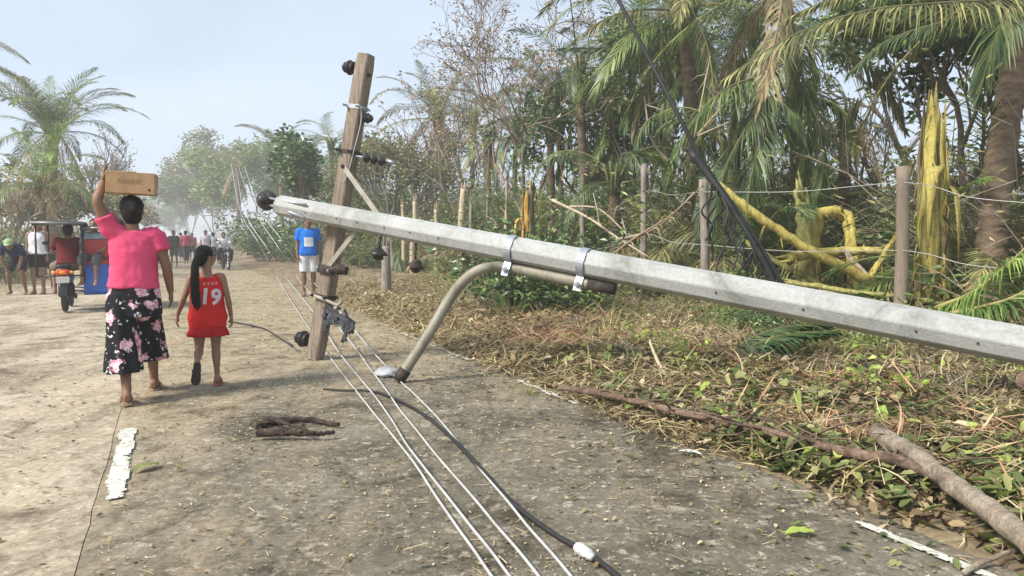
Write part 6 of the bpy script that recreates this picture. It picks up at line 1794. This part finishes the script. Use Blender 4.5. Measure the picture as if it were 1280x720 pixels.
palm('big windblown grey-green palm on the far left, above the tricycle', gp(62, 30), W(66, 168, 30), .22, .19,
     [('up', 8, 'frond'), ('up2', 8, 'frond_olive'), ('blown', 5, 'frond'), ('out', 6, 'frond'), ('low', 5, 'frond_dark'), ('dead', 6, 'frond_dead')], seed=71, scale=.98, group=GR_L)
palm('lower bright green palm in front of the big left palm', gp(50, 24), W(52, 232, 24), .16, .14,
     [('up', 3, 'frond_bright'), ('up2', 3, 'frond'), ('out', 5, 'frond_bright'), ('low', 5, 'frond'), ('dead', 3, 'frond_dead')], seed=72, scale=.68, group=GR_L)
palm('palm mostly outside the left edge, one frond tip showing', gp(-105, 30), W(-100, 70, 30), .2, .17, [('out', 5, 'frond_olive'), ('low', 5, 'frond_olive'), ('up', 3, 'frond')], seed=73, scale=1.0, group=GR_L)
tree('pale bare tree behind the big left palm, right of it', gp(128, 40), 6.2, .16, depth=5, spread=.55, kids=(2, 4), leaves=900, leaf=(.14, .07), lm='leaf_dry', bark='greybark', seed=81, name='bare_tree', minr=.014)
tree('twiggy bare bush at the left edge beside the crouching person', gp(8, 24), 3.6, .09, depth=5, spread=.7, kids=(2, 4), leaves=300, leaf=(.12, .06), lm='leaf_dry', bark='pale', seed=82, first=.2, name='bare_tree', minr=.010)
tree('olive leafy tree behind the low left palm', gp(15, 34), 4.2, .16, depth=5, spread=.7, kids=(3, 3), leaves=4200, leaf=(.26, .12), lm='frond_olive', bark='bark', seed=83, first=.2, clump=.5, name='broadleaf_tree', group='broadleaf trees')
tree('leafy tree behind the tricycle', gp(98, 38), 4.4, .16, depth=5, spread=.7, kids=(3, 3), leaves=4200, leaf=(.26, .12), lm='frond_olive', bark='bark', seed=84, first=.2, clump=.5, name='broadleaf_tree', group='broadleaf trees')
tree('grey-brown leafy tree left of the road end', gp(138, 52), 4.6, .16, depth=5, spread=.7, kids=(3, 3), leaves=3600, leaf=(.30, .14), lm='leaf_dry', bark='bark', seed=85, first=.2, clump=.5, name='broadleaf_tree', group='broadleaf trees')
thick(40, ['leafy', 'tangle', 'dead', 'leafy'], -10, -4.8, 19, 48, .8, 1.5, 'brush along the left roadside', 'brush along the left roadside')
thick(24, ['grass'], -6.5, -3.9, 14, 34, .5, 1.0, 'grass tuft on the left roadside', 'grass tufts on the left roadside')
# ------------------------------------------------------------------ logs, sticks and leaves on the ground
def pile_z(p): return ground_h(p)
def gpx(px, py, dz=0.0):
    p = G(px, py)
    for _ in range(4):
        z = ground_h(p) + dz; p = G(px, py, z)
    return p
def limb_obj(name, label, pts, r, m, cat, twigs=6, seed=0, taper=.6, group=None, n=9, tl=.35):
    rg = random.Random(seed)
    q = catmull(pts, 8)
    q = [p + rand_dir(rg) * r * .18 for p in q]
    mb = MB(); mb.tube(q, [r * lerp(1, taper, i / (len(q) - 1)) * (1 + rg.uniform(-.07, .07)) for i in range(len(q))], n)
    for j in range(twigs):
        a = q[rg.randint(2, len(q) - 2)]; d = (rand_dir(rg, -.05, .5)) * rg.uniform(.4, 1) * tl
        mb.tube([a, a + d * .5 + rand_dir(rg) * .03, a + d + Vector((0, 0, -.02))], [r * .4, r * .28, r * .1], 4)
    return tag(mb.build(name, m), label, cat, group)
BM['redlog'] = mat('reddish_bark', [(0.05, 0.034, 0.025), (0.13, 0.085, 0.058), (0.20, 0.135, 0.095), (0.28, 0.205, 0.15)], 9, .9, .9, 40, fine=.4, fscale=45, dist=.6)
BM['palelog'] = mat('pale_log', [(0.09, 0.07, 0.05), (0.22, 0.175, 0.125), (0.31, 0.255, 0.19), (0.39, 0.335, 0.265)], 8, .9, .9, 40, fine=.4, fscale=45, dist=.6)
limb_obj('fallen_branch', 'long reddish fallen branch snaking along the road edge', [gpx(700, 484, .10), gpx(770, 496, .12), gpx(850, 515, .13), gpx(915, 530, .13), gpx(985, 545, .14), gpx(1060, 566, .15), gpx(1120, 575, .15), gpx(1165, 592, .14)], .024, BM['redlog'], 'branch', 46, 1, 1.3, tl=.45)
limb_obj('log', 'pale log lying in the cut brush at the right edge', [gpx(1094, 540, .15), gpx(1150, 574, .15), gpx(1215, 624, .15), gpx(1300, 688, .14)], .048, BM['palelog'], 'log', 2, 2, 1.0, n=12)
limb_obj('fallen_branch', 'bare forked pale branch standing up from the road-edge brush', [gpx(856, 512, .04), W(838, 480, 5.9), W(822, 452, 6.2), W(812, 425, 6.4)], .022, BM['pale'], 'branch', 4, 3, .5)
limb_obj('fallen_branch', 'thin pale branch leaning over the brown brush beneath the pole', [gpx(830, 470, .03), W(800, 448, 6.9), W(772, 420, 7.2)], .014, BM['pale'], 'branch', 3, 4, .5)
limb_obj('white_stick', 'thin white stick at the bottom right corner', [gpx(1204, 716, .02), gpx(1240, 698, .03), gpx(1285, 682, .05)], .011, BM['palelog'], 'stick', 0, 5, .8)
limb_obj('stump', 'orange-brown stump end under the pole at the right edge', [gpx(1284, 478, -.05), gpx(1284, 478, .10), gpx(1286, 478, .19)], .075, BM['redlog'], 'tree stump', 0, 6, .9)
limb_obj('fallen_branch', 'grey branch lying across the brush below the pole', [gpx(940, 470, .04), gpx(1010, 480, .06), gpx(1090, 490, .05)], .018, BM['twig'], 'branch', 8, 7, .5)
for k in range(22):                                  # woody offcuts in the brush
    rg = random.Random(300 + k)
    u, v = rg.uniform(3.3, 6.4), rg.uniform(.6, 9)
    a = rg.uniform(0, 6.28); L = rg.uniform(.3, .9)
    c = R(u, v); d = Vector((math.cos(a), math.sin(a), 0)) * L / 2
    pts = []
    for f in (-1, -.3, .3, 1):
        p = c + d * f; p.z = ground_h(p) + .03 + rg.uniform(0, .05); pts.append(p)
    limb_obj('cut_branch', 'short cut branch lying in the brown brush of the verge', pts, rg.uniform(.008, .018), BM[rg.choice(['twig', 'redlog', 'redtwig', 'pale'])], 'branch', 4, 400 + k, .6, 'cut branches in the verge brush', n=5)
# charred sticks on the road
CH = mat('charred_wood', [(0.02, 0.014, 0.011), (0.055, 0.039, 0.029), (0.12, 0.085, 0.062)], 16, .95, 1.0, 50, fine=.45)
cs = [([(320, 531), (350, 526), (385, 524), (424, 531)], .028, 'thicker charred stick of the pair on the road'), ([(322, 541), (360, 541), (395, 542), (418, 540)], .024, 'nearer charred stick of the pair on the road'),
      ([(336, 522), (362, 531), (392, 540)], .016, 'short dark splinter lying across the charred sticks')]
for k, (pp, r, lb) in enumerate(cs):
    limb_obj('charred_stick', lb, [G(a, b, .03 + .022 * k + r * .4) for a, b in pp], r, CH, 'stick', 3, 30 + k, .5, 'charred sticks on the road', n=7, tl=.10)
# single leaves one can pick out
def big_leaf(label, px, py, L, w, az, m, seed):
    rg = random.Random(seed); n = 8
    vs, fs = [], []
    for i in range(n + 1):
        t = i / n; ww = w * math.sin(math.pi * min(.98, max(.03, t))) ** .7
        z = .012 + .014 * math.sin(t * 3) * rg.uniform(.6, 1.2)
        for s in (-1, -.5, 0, .5, 1): vs.append(V((t - .5) * L, s * ww / 2 * (1 + rg.uniform(-.1, .1)), z + abs(s) * .010))
    for i in range(n):
        for j in range(4): fs.append((i * 5 + j, i * 5 + j + 1, i * 5 + j + 6, i * 5 + j + 5))
    mb = MB(); mb.add(vs, fs)
    o = mb.build('leaf', m); o.location = gpx(px, py); o.rotation_euler = (0, 0, az)
    return tag(o, label, 'leaf', 'single leaves lying about')
big_leaf('large light green leaf on the road near the bottom right', 1000, 671, .13, .07, .1, LM['leaf_lime'], 1)
big_leaf('pale leaf on the road beside the long reddish branch', 862, 570, .14, .06, -.5, mat('pale_leaf', [(0.4, 0.42, 0.33), (0.58, 0.58, 0.48)], 9, .7), 2)
big_leaf('bright lime leaf on top of the brush above the pale log', 1128, 528, .16, .13, .4, LM['leaf_lime'], 3)
big_leaf('yellow-green leaf beside the painted centre line', 182, 588, .16, .08, 1.0, LM['grass'], 4)
big_leaf('pale green leaf at the edge of the brush', 985, 593, .13, .08, -.6, LM['leaf'], 5)
big_leaf('whitish leaf in the brush left of the pale log', 1140, 606, .13, .08, .3, mat('white_leaf', [(0.45, 0.46, 0.42), (0.62, 0.62, 0.58)], 9, .7), 6)
big_leaf('lime leaf half under the pale log', 1030, 572, .10, .06, .8, LM['leaf_lime'], 7)
tuft = shrub('grass1', gpx(662, 494), .22, 'small dark tuft growing at the road edge', None, name='grass_tuft', cat='grass')

# ---- what nobody could count
NP = np.random.default_rng(5)
def heights(P):
    return np.array([ground_h((x, y)) for x, y in P])
def scatter_uv(n, ufun, vfun):
    u = ufun(n); v = vfun(n)
    return np.stack([u * RN.x + v * RD.x, u * RN.y + v * RD.y], 1), u, v
def blades(name, label, P, Lr, wr, m, lift=.03, flat=.35, curl=.5, cat='debris'):
    """curved strips lying about, three joints each"""
    n = len(P); z = heights(P)
    az = NP.uniform(0, 2 * np.pi, n); L = NP.uniform(Lr[0], Lr[1], n) * NP.uniform(.6, 1, n); w = NP.uniform(wr[0], wr[1], n)
    el = NP.normal(0.05, flat, n); bend = NP.normal(0, curl, n)
    pos = np.stack([P[:, 0], P[:, 1], z + NP.uniform(0.004, lift, n)], 1)
    V_ = np.zeros((n, 7, 3)); roll = NP.uniform(-.6, .6, n)
    cur = pos - np.stack([np.cos(az), np.sin(az), np.zeros(n)], 1) * (L / 2)[:, None]
    for k in range(4):
        side = np.stack([-np.sin(az), np.cos(az), np.sin(roll) * .8], 1) * (w * (1 if k < 3 else 0) / 2)[:, None]
        if k < 3:
            V_[:, 2 * k] = cur - side; V_[:, 2 * k + 1] = cur + side
        else: V_[:, 6] = cur
        cur = cur + np.stack([np.cos(az) * np.cos(el), np.sin(az) * np.cos(el), np.sin(el)], 1) * (L / 3)[:, None]
        az = az + bend * .5; el = el - np.abs(bend) * .35
    V_[:, :, 2] = np.maximum(V_[:, :, 2], (z + .004)[:, None])
    base = (np.arange(n) * 7)[:, None]
    quads = np.concatenate([base + np.array([0, 1, 3, 2]), base + np.array([2, 3, 5, 4])]); tris = base + np.array([4, 5, 6])
    me = bpy.data.meshes.new(name)
    nv, nq, ntr = n * 7, 2 * n, n
    me.vertices.add(nv); me.vertices.foreach_set('co', V_.reshape(-1))
    me.loops.add(nq * 4 + ntr * 3); me.loops.foreach_set('vertex_index', np.concatenate([quads.reshape(-1), tris.reshape(-1)]).astype(np.int32))
    me.polygons.add(nq + ntr); me.polygons.foreach_set('loop_start', np.concatenate([np.arange(nq) * 4, nq * 4 + np.arange(ntr) * 3]).astype(np.int32))
    me.materials.append(m); me.update(calc_edges=True); me.validate()
    o = link(name, me)
    return tag(o, label, cat, None, 'stuff')
def leaves(name, label, P, Lr, m, lift=.03, cat='leaves', tilt=.35):
    n = len(P); z = heights(P)
    az = NP.uniform(0, 2 * np.pi, n); L = NP.uniform(Lr[0], Lr[1], n); w = L * NP.uniform(.3, .65, n)
    nx, ny = NP.normal(0, tilt, n), NP.normal(0, tilt, n)
    c = np.stack([P[:, 0], P[:, 1], z + NP.uniform(.004, lift, n)], 1)
    loc = [(-.5, 0, 0), (-.28, -.36, .10), (.12, -.46, .13), (.5, 0, .03), (.1, .46, .13), (-.28, .36, .10), (-.05, 0, -.02)]
    V_ = np.zeros((n, 7, 3)); kink = NP.uniform(-.15, .2, n)
    for k, (a, b, h) in enumerate(loc):
        x, y = a * L, b * w
        V_[:, k, 0] = c[:, 0] + x * np.cos(az) - y * np.sin(az)
        V_[:, k, 1] = c[:, 1] + x * np.sin(az) + y * np.cos(az)
        V_[:, k, 2] = np.maximum(c[:, 2] + h * L + (kink * L if k in (2, 3, 4) else 0) + x * nx + y * ny, z + .003)
    me = bpy.data.meshes.new(name)
    me.vertices.add(n * 7); me.vertices.foreach_set('co', V_.reshape(-1))
    q = (np.arange(n) * 7)[:, None] + np.array([0, 1, 2, 6, 6, 2, 3, 4, 0, 6, 4, 5])
    me.loops.add(n * 12); me.loops.foreach_set('vertex_index', q.reshape(-1).astype(np.int32))
    me.polygons.add(n * 3); me.polygons.foreach_set('loop_start', (np.arange(n * 3) * 4).astype(np.int32))
    me.materials.append(m); me.update(calc_edges=True); me.validate()
    return tag(link(name, me), label, cat, None, 'stuff')
def U(a, b): return lambda n: NP.uniform(a, b, n)
def clumpy(n, ufun, vfun, sc, thr):
    """like scatter_uv but thinned where a noise is low, so heaps and bare soil alternate"""
    P, u, v = scatter_uv(n, ufun, vfun)
    k = np.array([noise.noise(Vector((a * sc, b * sc, 4.2))) + .5 * noise.noise(Vector((a * sc * 3, b * sc * 3, 1.2))) for a, b in zip(u, v)])
    m = k > thr + NP.normal(0, .18, n)
    return P[m], u[m], v[m]
def edge_u(n): return 2.98 + np.abs(NP.normal(0, 1.0, n)) * 1.0
def near_v(n): return 0.2 + 22 * NP.beta(1.0, 2.2, n)
P, u, v = clumpy(74000, U(3.02, 7.6), near_v, .9, -.12); blades('dry_brush', 'dry straw and cut brush covering the right verge', P, (.10, .42), (.004, .011), LM['straw'], .11, .3, .6)
P, u, v = clumpy(16000, lambda n: 3.4 + np.abs(NP.normal(0, 1.1, n)), lambda n: .5 + 11 * NP.beta(1.2, 1.8, n), 1.4, 0.0); blades('rusty_brush', 'reddish-brown dead stalks among the straw of the right verge', P, (.12, .5), (.004, .010), LM['straw_red'], .13, .33, .6)
P, u, v = clumpy(13000, U(3.1, 8), near_v, 1.1, .02); blades('green_blades', 'green grass blades among the straw of the right verge', P, (.10, .3), (.005, .011), LM['grass'], .16, .6, .5)
P, u, v = scatter_uv(16000, U(3.02, 8.0), near_v); leaves('leaf_litter', 'dry leaf litter on the right verge', P, (.03, .11), LM['leaf_dry'], .12)
P, u, v = clumpy(9000, lambda n: 3.0 + np.abs(NP.normal(0, .9, n)), lambda n: .2 + 7 * NP.beta(1, 1.9, n), 1.5, -.05); leaves('green_litter', 'fresh green leaves torn down on the right verge', P, (.03, .14), LM['litter_green'], .13)
P, u, v = scatter_uv(260, lambda n: 3.1 + np.abs(NP.normal(0, .9, n)), lambda n: .2 + 7 * NP.beta(1, 1.6, n)); leaves('lime_litter', 'lime-green leaves scattered on the right verge', P, (.04, .12), LM['leaf_lime'], .14)
P, u, v = clumpy(16000, lambda n: NP.normal(3.12, .14, n), lambda n: 2.6 + 14 * NP.beta(1, 2.0, n), 1.1, -.3); blades('edge_straw', 'straw spilling over the right road edge', P, (.05, .3), (.003, .009), LM['straw'], .06, .25, .6)
P, u, v = clumpy(6000, lambda n: NP.normal(3.16, .14, n), lambda n: 2.2 + 12 * NP.beta(1, 2.0, n), 1.1, -.3); leaves('edge_litter', 'leaf litter spilling over the right road edge', P, (.02, .08), LM['leaf_dry'], .06)
P, u, v = scatter_uv(15000, U(7.6, 16), lambda n: 1 + 45 * NP.beta(1, 1.8, n)); blades('thicket_litter', 'dead fronds and straw under the grove', P, (.2, .9), (.008, .03), LM['frond_dead'], .4, .5, .5)
P, u, v = scatter_uv(9000, U(7.4, 16), lambda n: 1 + 45 * NP.beta(1, 1.8, n)); leaves('thicket_leaves', 'leaf litter under the grove', P, (.08, .22), LM['leaf'], .5)
# road
P, u, v = scatter_uv(5200, U(-.3, 2.95), lambda n: 1.2 + 34 * NP.beta(1, 2.6, n)); leaves('road_leaf_bits', 'small dry leaf bits scattered over the road', P, (.010, .036), LM['leaf_dry'], .014, tilt=.15)
P, u, v = clumpy(11000, U(-.3, 2.95), lambda n: 1.2 + 20 * NP.beta(1, 2.2, n), .9, 0.0); leaves('road_chips', 'pale chips and grit strewn over the road', P, (.005, .018), LM['chip'], .008, tilt=.2, cat='debris')
P, u, v = scatter_uv(2600, U(-.3, 2.95), lambda n: 1.2 + 30 * NP.beta(1, 2.6, n)); blades('road_twigs', 'dry twigs and grass stems scattered over the road', P, (.03, .14), (.0018, .0042), LM['straw'], .012, .05, .4)
P, u, v = scatter_uv(700, lambda n: np.minimum(2.95, 2.95 - np.abs(NP.normal(0, .5, n))), lambda n: 1.2 + 26 * NP.beta(1, 2.0, n)); leaves('edge_green_leaves', 'green leaves blown to the road edge', P, (.02, .06), LM['litter_green'], .016, tilt=.2)
P, u, v = scatter_uv(520, U(-1.5, 2.95), lambda n: 1.2 + 26 * NP.beta(1, 2.0, n)); leaves('road_green_leaves', 'green leaf shreds on the road', P, (.015, .045), LM['litter_green'], .014, tilt=.2)
P, u, v = scatter_uv(1700, U(-3.4, -.4), lambda n: 2 + 40 * NP.beta(1, 2.4, n)); leaves('left_lane_bits', 'small leaf bits on the sandy left lane', P, (.012, .045), LM['leaf_dry'], .012, tilt=.15)
P, u, v = scatter_uv(500, U(-3.4, -.4), lambda n: 2 + 40 * NP.beta(1, 2.4, n)); blades('left_lane_twigs', 'twigs on the sandy left lane', P, (.05, .3), (.003, .008), LM['leaf_dry'], .012, .05, .4)
P, u, v = scatter_uv(9000, U(-9, -3.5), lambda n: 8 + 45 * NP.beta(1, 1.8, n)); blades('left_straw', 'dry straw on the left roadside', P, (.1, .5), (.006, .014), LM['straw'], .12, .5, .5)
P, u, v = scatter_uv(5000, U(-.5, 5), lambda n: 8 + 30 * NP.beta(1, 1.6, n)); blades('far_straw', 'straw and frond shreds strewn over the far road', P, (.05, .35), (.004, .012), LM['straw'], .015, .06, .4)
# ------------------------------------------------------------------ damp air between the trees
hz = bpy.data.meshes.new('haze')
mb = MB(); mb.box((-37, 82, 6.0), (400, 372, 14.2))
hm_ = bpy.data.materials.new('haze'); hm_.use_nodes = True
hn = hm_.node_tree; hn.nodes.clear()
ho = hn.nodes.new('ShaderNodeOutputMaterial'); hv = hn.nodes.new('ShaderNodeVolumePrincipled')
hv.inputs['Color'].default_value = (0.93, 0.95, 0.97, 1); hv.inputs['Density'].default_value = 0.0028; hv.inputs['Anisotropy'].default_value = 0.2
hn.links.new(hv.outputs['Volume'], ho.inputs['Volume'])
o = mb.build('haze', hm_, smooth=False)
bpy.data.scenes.remove(TMP)
o['kind'] = 'stuff'; o['label'] = 'pale damp haze over the road and trees'
